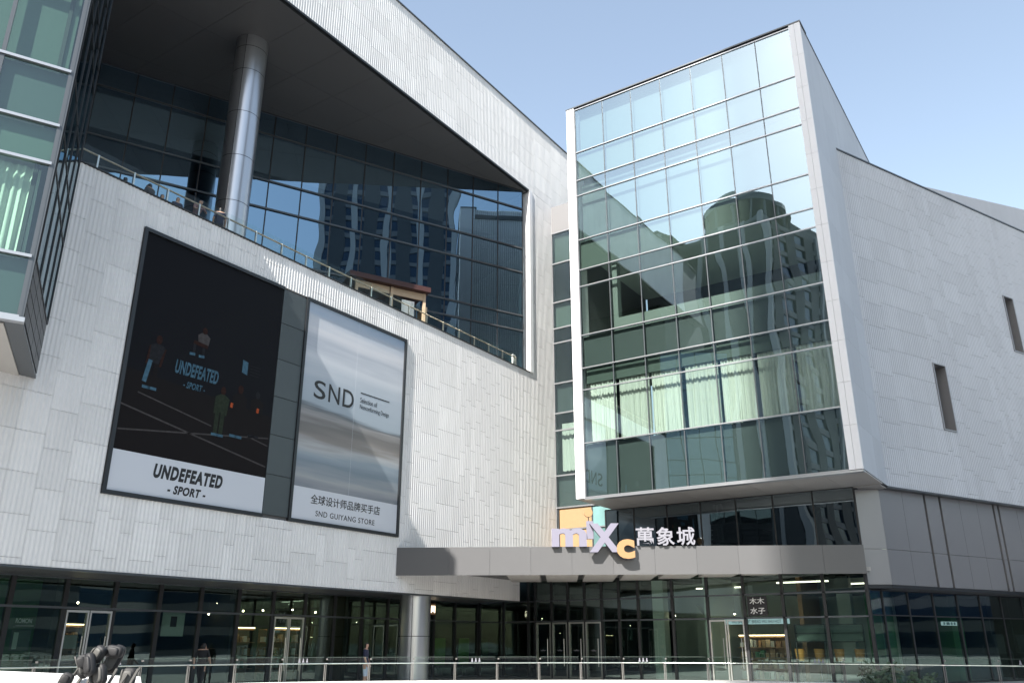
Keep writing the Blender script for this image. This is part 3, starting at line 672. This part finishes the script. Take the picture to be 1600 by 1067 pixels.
part('letter', MB().hexa(FC.hx(8.36, 8.66, .02, .18, 5.95, 6.72)), 'letter_lilac', sg)
part('letter_dot', MB().cyl(FC.p(8.46, .03, 7.08), FC.p(8.46, .22, 7.08), .19, 20), 'letter_orange', sg)
part('dot_stem', MB().cyl(FC.p(8.46, .1, 6.72), FC.p(8.46, .1, 6.95), .02, 6), 'letter_side', sg)
lettering('letter', 'X', FC, 8.46, 9.78, 5.36, 6.58, .18, 'letter_lilac', sg, .28, .045, side='letter_side')
lettering('letter', 'c', FC, 9.62, 10.40, 5.08, 5.90, .20, 'letter_orange', sg, .28, .045, side='letter_side')
for q, a in (('萬', 10.5), ('象', 11.38), ('城', 12.26)): lettering('character', q, FC, a, a + .78, 5.66, 6.44, .03, 'letter_white', sg, .12, .016, side='letter_side')

# ================================================================== terrace furniture and people
tr = thing('terrace_railing', 'glass balustrade with steel posts along the terrace parapet', 'railing', (-25.7, 25, 16.4))
FR_ = Fr((-25.7, 0), (0, 1)); rs = [10.05 + 1.365 * k for k in range(0, 22)]
for s in rs:
    if s > 39.5: continue
    part('post', MB().hexa(FR_.hx(s - .03, s + .03, -.05, .02, 16.4, 17.47)), 'steel', tr)
for a, b in zip(rs, rs[1:]):
    if b > 39.5: continue
    pane(FR_, a + .02, b - .02, .05, 16.72, 17.64, 'glass_rail', tr, .02, 'glass_panel')
part('handrail', MB().cyl(FR_.p(10, -.02, 17.44), FR_.p(38.8, -.02, 17.44), .035, 8), 'rail_brass', tr)
bx = thing('white_cabinet', 'small white cabinet at the end of the terrace railing', 'cabinet', (-25.95, 38.9, 16.4))
part('body', MB().box(-26.1, -25.78, 38.55, 39.1, 16.4, 17.55), 'white_paint', bx); part('lid', MB().box(-26.12, -25.76, 38.53, 39.12, 17.552, 17.6), 'fin_white', bx)
ks = thing('terrace_kiosk', 'small timber kiosk with a dark red roof behind the terrace railing', 'kiosk', (-27.5, 28.5, 16.4))
FK2 = Fr((-26.35, 31.15), (math.sin(B), math.cos(B)))
part('roof', MB().hexa([FK2.p(a, n, z) for a, n, z in ((-4.3, .3, 18.95), (.15, .3, 18.95), (.15, -2.4, 18.95), (-4.3, -2.4, 18.95), (-4.3, .3, 19.22), (.15, .3, 19.22), (.15, -2.4, 19.34), (-4.3, -2.4, 19.34))]), 'kiosk_roof', ks)
for s in (-3.8, -1.9, -.06):
    for n in (0, -2.0): fbox('post', FK2, s - .07, s + .07, n - .14, n, 16.4, 18.94, 'kiosk_wood', ks)
for a in (-3.73, -1.83):
    fbox('fascia_board', FK2, a, a + 1.7, -.1, -.03, 18.55, 18.93, 'kiosk_wood', ks)
    for k in range(4): fbox('board', FK2, a, a + 1.7, -1.95, -1.88, 16.45 + .52 * k, 16.95 + .52 * k, 'kiosk_wood', ks)
fbox('sheet', FK2, -1.3, -.6, -.12, -.08, 16.5, 18.4, 'white_paint', ks); fbox('side_board', FK2, .1, .2, -1.2, -.2, 16.4, 18.3, 'kiosk_wood', ks)
fbox('counter', FK2, -3.7, -1.98, -.3, -.12, 16.4, 17.4, 'interior_white', ks)

def person(loc, face, label, top, bottom, pose='stand', shorts=False, h=1.74, hair='hair', group=None, cat='person'):
    """one skinned body; face = heading in degrees"""
    k = h / 1.74
    V_ = {'pel': (0, 0, .95), 'chest': (0, .01, 1.30), 'neck': (0, .0, 1.49), 'head': (0, .025, 1.60), 'top': (0, .015, 1.70),
          'shl': (-.17, 0, 1.42), 'shr': (.17, 0, 1.42), 'ell': (-.23, .02, 1.14), 'elr': (.23, .02, 1.14), 'hal': (-.22, .12, .90), 'har': (.22, .12, .90),
          'fil': (-.215, .15, .81), 'fir': (.215, .15, .81),
          'hil': (-.09, 0, .90), 'hir': (.09, 0, .90), 'knl': (-.10, .02, .50), 'knr': (.10, .02, .50), 'anl': (-.10, -.02, .09), 'anr': (.10, -.02, .09), 'tol': (-.11, .15, .035), 'tor': (.11, .15, .035)}
    if pose == 'walk':
        V_.update(knl=(-.09, .16, .52), anl=(-.09, .20, .11), tol=(-.10, .36, .06), knr=(.09, -.04, .50), anr=(.09, -.28, .14), tor=(.10, -.13, .045), ell=(-.24, -.10, 1.16), hal=(-.22, -.10, .92), fil=(-.22, -.06, .84), elr=(.24, .06, 1.15), har=(.22, .24, .98), fir=(.21, .31, .92))
    if pose == 'lean':
        V_.update(chest=(0, .14, 1.24), neck=(0, .24, 1.38), head=(0, .29, 1.47), top=(0, .31, 1.57), shl=(-.19, .20, 1.32), shr=(.19, .20, 1.32), ell=(-.27, .33, 1.08), elr=(.27, .33, 1.08), hal=(-.10, .48, 1.08), har=(.10, .48, 1.08), fil=(-.02, .52, 1.08), fir=(.02, .52, 1.07))
    if pose == 'phone':
        V_.update(elr=(.25, .08, 1.16), har=(.12, .28, 1.24), fir=(.09, .33, 1.29), head=(0, .05, 1.59), top=(0, .06, 1.69))
    r = {'pel': .145, 'chest': .15, 'neck': .058, 'head': .098, 'top': .07, 'shl': .07, 'shr': .07, 'ell': .046, 'elr': .046, 'hal': .033, 'har': .033, 'fil': .028, 'fir': .028, 'hil': .095, 'hir': .095, 'knl': .065, 'knr': .065, 'anl': .042, 'anr': .042, 'tol': .038, 'tor': .038}
    Ed = [('pel', 'chest'), ('chest', 'neck'), ('neck', 'head'), ('head', 'top'), ('chest', 'shl'), ('chest', 'shr'), ('shl', 'ell'), ('shr', 'elr'), ('ell', 'hal'), ('elr', 'har'), ('hal', 'fil'), ('har', 'fir'),
          ('pel', 'hil'), ('pel', 'hir'), ('hil', 'knl'), ('hir', 'knr'), ('knl', 'anl'), ('knr', 'anr'), ('anl', 'tol'), ('anr', 'tor')]
    ks_ = list(V_); me = bpy.data.meshes.new('body'); me.from_pydata([Vector(V_[q]) * k for q in ks_], [(ks_.index(a), ks_.index(b)) for a, b in Ed], [])
    o = bpy.data.objects.new('tmp', me); col.objects.link(o)
    sk = o.modifiers.new('s', 'SKIN'); sk.use_smooth_shade = True
    if not me.skin_vertices: me.attributes  # layer is made by the modifier
    lay = me.skin_vertices[0] if me.skin_vertices else None
    if lay is None:
        bpy.context.view_layer.objects.active = o; bpy.ops.mesh.customdata_skin_add(); lay = me.skin_vertices[0]
    for i, q in enumerate(ks_):
        f = 1.0
        lay.data[i].radius = (r[q] * k * (1.15 if q in ('pel', 'chest') else 1), r[q] * k * (.8 if q in ('pel', 'chest') else 1)); lay.data[i].use_root = (q == 'pel')
    ss_ = o.modifiers.new('u', 'SUBSURF'); ss_.levels = 1; ss_.render_levels = 1
    dg = bpy.context.evaluated_depsgraph_get(); dg.update(); bm = bpy.data.meshes.new_from_object(o.evaluated_get(dg)); bpy.data.objects.remove(o)
    bm.materials.clear()
    for x in ('skin', top, bottom, hair, 'shoe'): bm.materials.append(M[x])
    hz = V_['head'][2] * k; hy = V_['head'][1] * k
    for p in bm.polygons:
        c = p.center; p.use_smooth = True
        if c.z > hz - .10 * k: p.material_index = 3 if (c.z > hz + .045 * k or c.y < hy - .02 * k) else 0
        elif c.z > V_['neck'][2] * k - .03 * k: p.material_index = 0
        elif c.z > .93 * k and abs(c.x) < .20 * k: p.material_index = 1
        elif abs(c.x) > .15 * k and c.z > .72 * k: p.material_index = 1 if c.z > V_['ell'][2] * k + .06 * k else 0
        elif c.z > (.48 if shorts else .09) * k: p.material_index = 2
        elif c.z > .09 * k: p.material_index = 0
        else: p.material_index = 4
    bm.name = 'person'
    o = obj('person', bm); o.location = loc; o.rotation_euler = (0, 0, R(face)); return tag(o, label, cat, group)
person((-23.9, 25.5, 0), -60, 'person in a dark shirt and pale shorts standing by the short column', 'cloth_navy', 'cloth_pale', 'stand', True)
person((-26.5, 20.0, 0), 30, 'person in black walking past the shop doors behind the plaza railing', 'cloth_black', 'cloth_black', 'walk')
for (u, v), f, t_, bt, po, lb in [((-27.3, 14.7), 40, 'cloth_black', 'cloth_black', 'stand', 'person in black on the terrace nearest the corner bay'),
                              ((-26.9, 15.5), 100, 'cloth_grey', 'cloth_black', 'phone', 'person in grey standing tall behind the terrace railing'),
                              ((-27.3, 16.25), -60, 'cloth_black', 'cloth_olive', 'stand', 'short-haired person in black with wide shoulders on the terrace'),
                              ((-27.0, 16.75), -100, 'cloth_navy', 'cloth_black', 'stand', 'person in navy between two others on the terrace'),
                              ((-26.5, 17.25), -90, 'cloth_pink', 'cloth_black', 'lean', 'person in a pink top leaning on the terrace rail'),
                              ((-26.25, 18.2), 60, 'cloth_navy', 'cloth_black', 'stand', 'person in dark clothes standing in front of the terrace column')]:
    person((u, v, 16.4), f, lb, t_, bt, po)

# ================================================================== plaza railing, plinth and foreground
RP = [(-23.6, 5.5), (-22.01, 10.95), (-20.45, 16.72), (-17.39, 20.76), (-12.0, 24.91), (-7.95, 26.06), (-1.92, 26.59), (4, 26.8)]
def along(pts, step):
    out = []; acc = 0
    for (a, b) in zip(pts, pts[1:]):
        A = Vector(a); Bv = Vector(b); L_ = (Bv - A).length; t_ = -acc
        while t_ + step <= L_ + 1e-6: t_ += step; out.append(A + (Bv - A) * (t_ / L_))
        acc = L_ - t_
    return out
def smooth_line(P, n=6):
    out = []
    for i in range(len(P) - 1):
        p0 = Vector(P[max(i - 1, 0)]); p1 = Vector(P[i]); p2 = Vector(P[i + 1]); p3 = Vector(P[min(i + 2, len(P) - 1)])
        for k in range(n):
            t_ = k / n; out.append(.5 * ((2 * p1) + (p2 - p0) * t_ + (2 * p0 - 5 * p1 + 4 * p2 - p3) * t_ * t_ + (3 * p1 - p0 - 3 * p2 + p3) * t_ ** 3))
    out.append(Vector(P[-1])); return out
LN = smooth_line(RP); st = along([tuple(p) for p in LN], 1.28)
pl = thing('stone_plinth', 'pale stone plinth carrying the plaza railing', 'wall', (-14, 24, 0))
for a, b in zip(st, st[1:]):
    d = (b - a); f = Fr(a, d); fbox('stone', f, .004, d.length - .004, -.22, .22, .0, .62, 'stone_light', pl)
pr = thing('plaza_railing', 'long curved glass railing with steel posts along the plaza', 'railing', (-14, 24, .62))
for i, (a, b) in enumerate(zip(st, st[1:])):
    d = (b - a); f = Fr(a, d); Ld = d.length
    part('post', MB().hexa(f.hx(-.022, .0, -.035, .035, .62, 1.10)).hexa(f.hx(.025, .042, -.03, .03, .62, 1.08)), 'rail_grey', pr)
    part('clamp', MB().hexa(f.hx(.025, .07, -.03, .045, 1.21, 1.255)), 'rail_grey', pr)
    g = pane(f, .06, Ld - .05, .0, .66, 1.28, 'glass_rail', pr, .02, 'glass_panel', )
    part('handrail', MB().cyl(f.p(0, -.06, 1.11), f.p(Ld, -.06, 1.11), .016, 8), 'steel', pr)
    part('glass_edge', MB().hexa(f.hx(.06, Ld - .05, -.021, .001, 1.281, 1.288)), 'spandrel_light', pr)
    if i % 4 == 1:
        for k in range(3):
            x = Ld * .5 + (k - 1) * .11
            part('figure_decal', MB().poly([f.p(x + q, .004, 1.145 + z) for q, z in ((-.035, 0), (.035, 0), (.02, .05), (.012, .075), (.02, .09), (0, .115), (-.02, .09), (-.012, .075), (-.02, .05))]), 'letter_white', pr)
ct_ = thing('utility_cart', 'white topped cart at the lower corner beside black padded seats', 'cart', (-10.6, 5.0, 0))
FG = Fr((-11.2, 5.45), (1.72, -.10))
mb = MB(); prof = [(-2.5, 1.24), (-2.5, 1.30), (1.35, 1.275), (1.55, 1.26), (1.66, 1.215), (1.68, 1.16)]
part('roof', MB().hexa(FG.hx(-2.5, 1.45, -1.1, .1, 1.16, 1.285)).hexa([FG.p(a, n, z) for z, a1 in ((1.16, 1.62), (1.285, 1.54)) for a, n in ((1.45, .1), (a1, .05), (a1, -1.05), (1.45, -1.1))]), 'white_paint', ct_)
for a in (-2.3, 1.2):
    for n in (-.95, -.05): part('post', MB().cyl(FG.p(a, n, .3), FG.p(a, n, 1.16), .025, 8), 'steel', ct_)
part('deck', MB().hexa(FG.hx(-2.5, 1.4, -1.05, .05, .25, .32)), 'white_paint', ct_)
for a in (-2.0, .9):
    for n in (-1.0, -.0): part('wheel', MB().cyl(FG.p(a, n - .05, .2), FG.p(a, n + .05, .2), .2, 16), 'black_vinyl', ct_)
def padded(parent, c, wdt, ht, dp, tilt, roll, m='black_vinyl'):
    """a rounded, stitched pad"""
    mb = MB(); k = 14; l = 8; o = 0
    ex = 3.5
    def sp(x, e): return math.copysign(abs(x) ** (2 / e), x)
    for j in range(l + 1):
        th = -math.pi / 2 + math.pi * j / l
        for i in range(k):
            an = 2 * math.pi * i / k
            v = Vector((wdt / 2 * sp(math.cos(th), ex) * sp(math.cos(an), ex), dp / 2 * sp(math.cos(th), ex) * sp(math.sin(an), ex), ht / 2 * sp(math.sin(th), ex)))
            v = Matrix.Rotation(R(33 + roll), 3, 'Z') @ (Matrix.Rotation(R(tilt), 3, 'Y') @ v)
            mb.v.append(tuple(Vector(c) + v))
    for j in range(l):
        for i in range(k): a = j * k + i; b = j * k + (i + 1) % k; mb.f.append((a, b, b + k, a + k)); mb.m.append(0)
    return part('pad', mb, m, parent, smooth=True)
st_ = thing('padded_seats', 'jumble of black padded seats with grey straps on metal legs beside the white topped cart', 'seat', (-9.2, 6.2, 0))
import_pts = [((155, 1035), .16, .26, 1.30), ((172, 1028), .17, .34, 1.36), ((176, 1016), .22, .14, 1.44), ((160, 1020), .14, .2, 1.40), ((147, 1032), .14, .18, 1.32), ((196, 1056), .17, .24, 1.22), ((138, 1045), .14, .16, 1.25), ((166, 1050), .18, .24, 1.2), ((128, 1056), .14, .14, 1.15)]
ctr = Vector((-9.1, 6.05, 0)); rt = Vector((.8305, .557, 0)); up = Vector((0, 0, 1)); pxm = 1307 / 10.4
for k, ((px, py), wd, ht, zz_) in enumerate(import_pts):
    c = Vector((-9.38, 5.73, 0)) + rt * ((px - 160) / pxm) + Vector((-.55, .83, 0)) * (.1 * ((k * 7) % 4 - 1.5)); c.z = 1.65 - (py - 1005) / (pxm * 1.13) 
    tl, rl = (-18, 22, 8, 30, -25, 4, 35, -12, 20)[k], (k * 37) % 50 - 25
    padded(st_, c, wd * .9, ht * .95, .10, tl, rl)
    padded(st_, c + Vector((.45, -.83, 0)) * .05, wd * .62, ht * .68, .05, tl, rl, 'grey_vinyl' if k % 2 else 'black_vinyl')
    padded(st_, c - rt * wd * .42 + Vector((.5, -.8, 0)) * .03, wd * .16, ht * .8, .08, tl, rl, 'grey_vinyl')
for k in range(6):
    c = Vector((-9.38, 5.73, 0)) + rt * (-.28 + .12 * k)
    part('strap', MB().cyl(c + Vector((0, 0, 1.12)), c + rt * .1 + Vector((-.03, .05, 1.34 + .05 * (k % 2))), .017, 6), 'grey_vinyl', st_)
    part('leg', MB().cyl(c + Vector((0, 0, 0)), c + Vector((0, 0, 1.22)), .016, 6), 'steel', st_)

# ================================================================== shop interiors and small signs
rnd = random.Random(9)
def shelf(loc, wdt, label, F, s0, n, rows=4, h=2.3):
    t_ = thing('shelf_unit', label, 'shelf', F.p(s0 + wdt / 2, n, .03))
    fbox('back_board', F, s0, s0 + wdt, n - .42, n - .4, .03, h, 'warm_wood', t_)
    fbox('strip_lamp', F, s0 + .1, s0 + wdt - .1, n + .05, n + .09, h + .02, h + .06, 'shelf_light', t_)
    for k in range(rows + 1): fbox('board', F, s0, s0 + wdt, n - .4, n, .05 + (h - .1) * k / rows, .09 + (h - .1) * k / rows, 'warm_wood', t_)
    for k in range(rows):
        x = s0 + .06
        while x < s0 + wdt - .25:
            ww = rnd.uniform(.1, .24); z0 = .092 + (h - .1) * k / rows
            fbox('goods', F, x, x + ww, n - .33, n - .07, z0, z0 + rnd.uniform(.14, .38), rnd.choice(('orange_panel', 'white_paint', 'kiosk_wood', 'warm_wood', 'soffit_beige', 'green_board')), t_); x += ww + rnd.uniform(.02, .12)
    return t_
for s0, w_, n, l in ((16.4, 2.4, -3.5, 'wooden shelf of goods just inside the leftmost glass doors'), (24.4, 2.6, -3.6, 'wooden shelf of goods behind the middle shop doors'), (27.2, 2.3, -3.2, 'low wooden shelf of goods right of the middle shop doors')):
    shelf(None, w_, l, FL_S, s0, n)
shelf(None, 2.4, 'bakery shelf behind the square sign at the entrance', FE, -14.9, -2.6, 4, 2.0)
ORD = ('first', 'second', 'third', 'fourth', 'fifth', 'sixth', 'seventh', 'eighth', 'ninth', 'tenth', 'eleventh', 'twelfth')
def pendant(p, label, m='bulb'):
    t_ = thing('pendant_lamp', label, 'lamp', p, 'small lamps in the shop windows')
    x, y, z = p; part('bulb', MB().ball((x, y, z), .035, k=8, l=5), m, t_); part('cord', MB().cyl((x, y, z + .05), (x, y, 3.8), .008, 5), 'trim_black', t_)
    part('shade', MB().cyl((x, y, z + .04), (x, y, z + .14), .07, 8, .03), 'trim_black', t_)
for i, (v, n, z) in enumerate(((17.28, -1.6, 3.03), (22.85, -1.6, 2.8), (23.23, -1.6, 3.23), (23.67, -1.6, 3.04), (23.86, -1.5, 2.82), (24.57, -1.6, 2.97), (25.63, -1.6, 3.02), (27.3, -1.6, 3.1), (28.7, -1.6, 3.03), (30.08, -1.6, 3.19))):
    pendant(FL_S.p(v, n, z), ORD[i] + ' glowing pendant lamp from the left in the windows under the white wing')
for i, (u, n) in enumerate(((-18.0, -2.4), (-16.6, -3.0), (-14.6, -1.6), (-13.2, -2.2))): pendant(FE.p(u, n, 3.0), ORD[i] + ' glowing pendant lamp from the left behind the entrance glazing')
def sign(F, s0, s1, z0, z1, n, board, txt, ink, label, rows=1, cat='sign'):
    t_ = thing('shop_sign', label, cat, F.p((s0 + s1) / 2, n, z0))
    if board: fbox('board', F, s0, s1, n - .04, n, z0, z1, board, t_)
    dz = (z1 - z0) / len(txt); mg = .12
    for k, q in enumerate(txt):
        lettering('lettering', q, F, s0 + (s1 - s0) * mg, s1 - (s1 - s0) * mg, z1 - dz * (k + 1) + dz * .18, z1 - dz * k - dz * .16, n + .002, ink, t_, .006, .01)
    return t_
sign(FE, -13.35, -12.45, 2.85, 3.70, .10, 'ink_black', ['木木', '水子'], 'white_paint', 'square black sign with four white characters over the bakery doors')
sign(FE, -14.6, -11.6, 2.50, 2.72, -.15, 'lightbox_pale', ['WU SHU HOT BREAD WU SHU HOT'], 'ink_black', 'long pale strip sign of capitals above the bakery doors')
sign(FL_S, 14.45, 15.12, 2.24, 2.46, -.2, None, ['ROMON'], 'white_paint', 'white ROMON lettering in the green shop window')
sign(FL_S, 34.7, 35.1, 3.05, 3.58, .35, 'warm_wood', ['间'], 'lightbox', 'small glowing character sign beside the short column')
t_ = thing('shop_poster', 'pale framed poster in the green shop window', 'poster', FL_S.p(14.77, -.2, 1.3))
fbox('print', FL_S, 14.47, 15.08, -.22, -.2, 1.45, 2.08, 'spandrel_light', t_); fbox('figure_print', FL_S, 14.55, 14.7, -.2, -.197, 1.5, 2.0, 'interior_white', t_)
t_ = thing('shop_poster', 'pale window poster with a small dark red square', 'poster', FL_S.p(20.27, -.2, 1.9))
fbox('print', FL_S, 19.8, 20.75, -.22, -.2, 1.92, 2.78, 'interior_white', t_); fbox('red_square', FL_S, 20.15, 20.42, -.2, -.197, 2.25, 2.62, 'kiosk_roof', t_)
t_ = thing('green_display', 'dark green display wall behind the leftmost shop window', 'display', FL_S.p(14, -1.2, .03))
fbox('board', FL_S, 10.6, 15.7, -1.3, -1.2, .03, 3.7, 'green_board', t_); fbox('shelf', FL_S, 15.0, 15.6, -1.2, -1.1, 2.2, 2.24, 'interior_white', t_)
t_ = thing('counter', 'white service counter inside the leftmost glass doors', 'counter', FL_S.p(17.2, -2.4, .03))
fbox('body', FL_S, 16.6, 18.3, -2.7, -2.2, .03, 1.0, 'warm_wood', t_); fbox('notice', FL_S, 17.0, 17.8, -2.2, -2.17, 1.5, 1.95, 'white_paint', t_); fbox('post', FL_S, 17.3, 17.34, -2.24, -2.2, 1.0, 1.5, 'steel', t_)
for k, v in enumerate((36.87, 39.0)):
    t_ = thing('green_screen', ('left', 'right')[k] + ' one of two bright green panels in the dark window past the short column', 'panel', FL_S.p(v, -1, .03))
    fbox('panel', FL_S, v, v + .9, -1.1, -1.05, .6, 1.95, 'green_bright', t_); fbox('stand', FL_S, v + .3, v + .6, -1.15, -1.0, .03, .598, 'frame_dark', t_)
for k in range(4):
    a = -11.5 + .85 * k
    t_ = thing('amber_stool', ('leftmost', 'second', 'third', 'rightmost')[k] + ' of four amber stools in the window beside the bakery', 'stool', FE.p(a, -.9, .03))
    part('seat', MB().cyl(FE.p(a, -.9, .95), FE.p(a, -.9, 1.45), .17, 14, .22), 'amber', t_, smooth=False); part('stem', MB().cyl(FE.p(a, -.9, .06), FE.p(a, -.9, .95), .03, 8), 'trim_black', t_); part('foot', MB().cyl(FE.p(a, -.9, .03), FE.p(a, -.9, .06), .2, 14), 'trim_black', t_)
t_ = thing('window_rack', 'black metal rack with pale boards in the window beside the bakery', 'rack', FE.p(-10.2, -.5, .03))
for s in (-11.5, -10.2, -8.6): fbox('upright', FE, s - .02, s + .02, -.52, -.48, .03, 2.45, 'trim_black', t_)
for z in (1.75, 2.1, 2.45): fbox('rail', FE, -11.5, -8.6, -.52, -.48, z - .02, z + .02, 'trim_black', t_)
fbox('board', FE, -11.45, -8.65, -.56, -.53, 1.78, 2.42, 'spandrel_light', t_)
for k, s in enumerate((9.2, 11.2)):
    t_ = thing('draped_display', ('nearer', 'farther')[k] + ' dark display under a lilac cloth in the side wing window', 'display', FQS.p(s, -.8, .03))
    part('cloth', MB().hexa([FQS.p(a, n, z) for a, n, z in ((s - .6, -.4, 1.25), (s + .75, -.4, 1.25), (s + .75, -1.2, 1.25), (s - .6, -1.2, 1.25), (s - .4, -.6, 2.1), (s + .45, -.6, 2.1), (s + .45, -1.0, 2.1), (s - .4, -1.0, 2.1))]), 'cloth_grey', t_)
    fbox('table', FQS, s - .6, s + .75, -1.2, -.4, .03, 1.245, 'trim_black', t_)
sign(FQS, 4.0, 5.2, 2.45, 2.62, -.1, 'lightbox_pale', ['- -- - -'], 'ink_blue', 'small pale blue strip sign in the side wing window')
# shrub by the railing
def shrub(loc, label, rx, hgt, nl=420):
    t_ = thing('shrub', label, 'shrub', loc); x, y, z = loc
    for k in range(5): a = k * 1.3; part('stem', MB().cyl((x, y, z), (x + rx * .5 * math.cos(a), y + rx * .5 * math.sin(a), z + hgt * .7), .018, 5, .008), 'bark', t_)
    mb = MB()
    for k in range(nl):
        a = rnd.uniform(0, 6.28); q = rnd.uniform(.2, 1) ** .6; hh = rnd.uniform(.25, 1.0)
        c = Vector((x + rx * q * math.cos(a) * (1.15 - hh * .5) * (1 + .25 * math.sin(a * 3)), y + rx * q * math.sin(a) * (1.15 - hh * .5), z + hgt * hh * (1 + .12 * math.sin(a * 2.3))))
        d = Vector((rnd.gauss(0, 1), rnd.gauss(0, 1), rnd.gauss(0, .6))).normalized(); u = d.orthogonal().normalized(); l = rnd.uniform(.06, .12)
        mb.quad(c - d * l, c + u * l * .4, c + d * l, c - u * l * .4)
    part('foliage', mb, 'leaf', t_)
shrub((-5.6, 27.4, 0), 'dark leafy shrub behind the railing near the side wing', .75, 1.05)
shrub((-4.6, 27.8, 0), 'small dark shrub right beside the larger leafy one', .5, .8, 260)

# ================================================================== the city behind, seen in the glass
def tower(label, c, w_, d_, h, rz, floors, crown=True, pil=4):
    t_ = thing('apartment_tower', label, 'building', (c[0], c[1], 0)); t_.rotation_euler = (0, 0, R(rz))
    def lp(name, mb, m): return obj(name, mb.mesh(name, [m]), t_)
    lp('body', MB().box(-w_ / 2, w_ / 2, -d_ / 2, d_ / 2, 0, h), 'tower_window')
    fh = h / floors; me = MB().box(-w_ / 2 - .25, w_ / 2 + .25, -d_ / 2 - .25, d_ / 2 + .25, 0, fh * .30).mesh('floor_band', ['tower_band'])
    for k in range(floors + 1): o = obj('floor_band', me, t_); o.location = (0, 0, k * fh - .1)
    pm = MB().box(-.55, .55, -.4, .4, 0, h + 1.2).mesh('pilaster', ['tower_white'])
    pw = MB().box(-1.5, 1.5, -.3, .3, 0, h).mesh('pier', ['tower_wall'])
    for i in range(pil + 1):
        for y in (-d_ / 2, d_ / 2): o = obj('pilaster', pm, t_); o.location = (-w_ / 2 + w_ * i / pil, y, 0)
        if i < pil:
            for y in (-d_ / 2, d_ / 2): o = obj('pier', pw, t_); o.location = (-w_ / 2 + w_ * (i + .5) / pil, y, 0)
    for i in range(3):
        for x in (-w_ / 2, w_ / 2): o = obj('pier', pw, t_); o.location = (x, -d_ / 2 + d_ * (i + .5) / 3, 0); o.rotation_euler = (0, 0, R(90))
    if crown:
        lp('crown', MB().cyl((0, 0, h), (0, 0, h + 2), min(w_, d_) * .46, 28), 'tower_wall')
        for k in range(14): a = k * 2 * math.pi / 14; r_ = min(w_, d_) * .44; lp('crown_post', MB().cyl((r_ * math.cos(a), r_ * math.sin(a), h + 2), (r_ * math.cos(a), r_ * math.sin(a), h + 6), .3, 6), 'tower_band')
        lp('crown_ring', MB().cyl((0, 0, h + 6), (0, 0, h + 7.4), min(w_, d_) * .47, 28), 'tower_band')
    else: lp('roof_frame', MB().box(-w_ / 2, w_ / 2, -d_ / 2, d_ / 2, h + .9, h + 2.2), 'tower_wall')
    return t_
tower('tall dark apartment tower with a round crown mirrored in the glass block', (-45.5, -82, 0), 18, 18, 77, 14, 25)
tower('lower dark apartment tower beside the crowned one mirrored in the glass block', (-41.5, -95, 0), 9, 16, 82, 14, 26, False, 2)
tower('flat roofed dark tower left of the crowned one, mirrored in the glass block', (-62, -76, 0), 12, 16, 76, 14, 25, False, 3)
tower('dark apartment tower with pale pilasters mirrored in the terrace glazing', (88, 24, 0), 26, 20, 105, 92, 34, False, 4)
tower('tall apartment tower whose shadow falls on the side wing', (23.4, -93, 0), 38, 20, 168, 0, 50, False, 6)
def podium(label, c, w_, d_, h, rz):
    t_ = thing('low_building', label, 'building', (c[0], c[1], 0)); t_.rotation_euler = (0, 0, R(rz))
    obj('body', MB().box(-w_ / 2, w_ / 2, -d_ / 2, d_ / 2, 0, h).mesh('body', ['tower_band']), t_)
    for k in range(int(h / 4)):
        obj('window_band', MB().box(-w_ / 2 - .05, w_ / 2 + .05, -d_ / 2 - .05, d_ / 2 + .05, 1 + 4 * k, 3.4 + 4 * k).mesh('window_band', ['tower_window']), t_)
    obj('roof', MB().box(-w_ / 2 - .3, w_ / 2 + .3, -d_ / 2 - .3, d_ / 2 + .3, h, h + .5).mesh('roof', ['tower_wall']), t_)
podium('long low shop building across the plaza mirrored in the entrance glazing', (-40, -52, 0), 120, 14, 12, 8)
podium('low street building mirrored in the shop windows under the white wing', (78, 28, 0), 90, 12, 13, 94)
podium('long dark office block beyond the side wing, mirrored in the shop windows', (108, 88, 0), 150, 16, 30, 123)
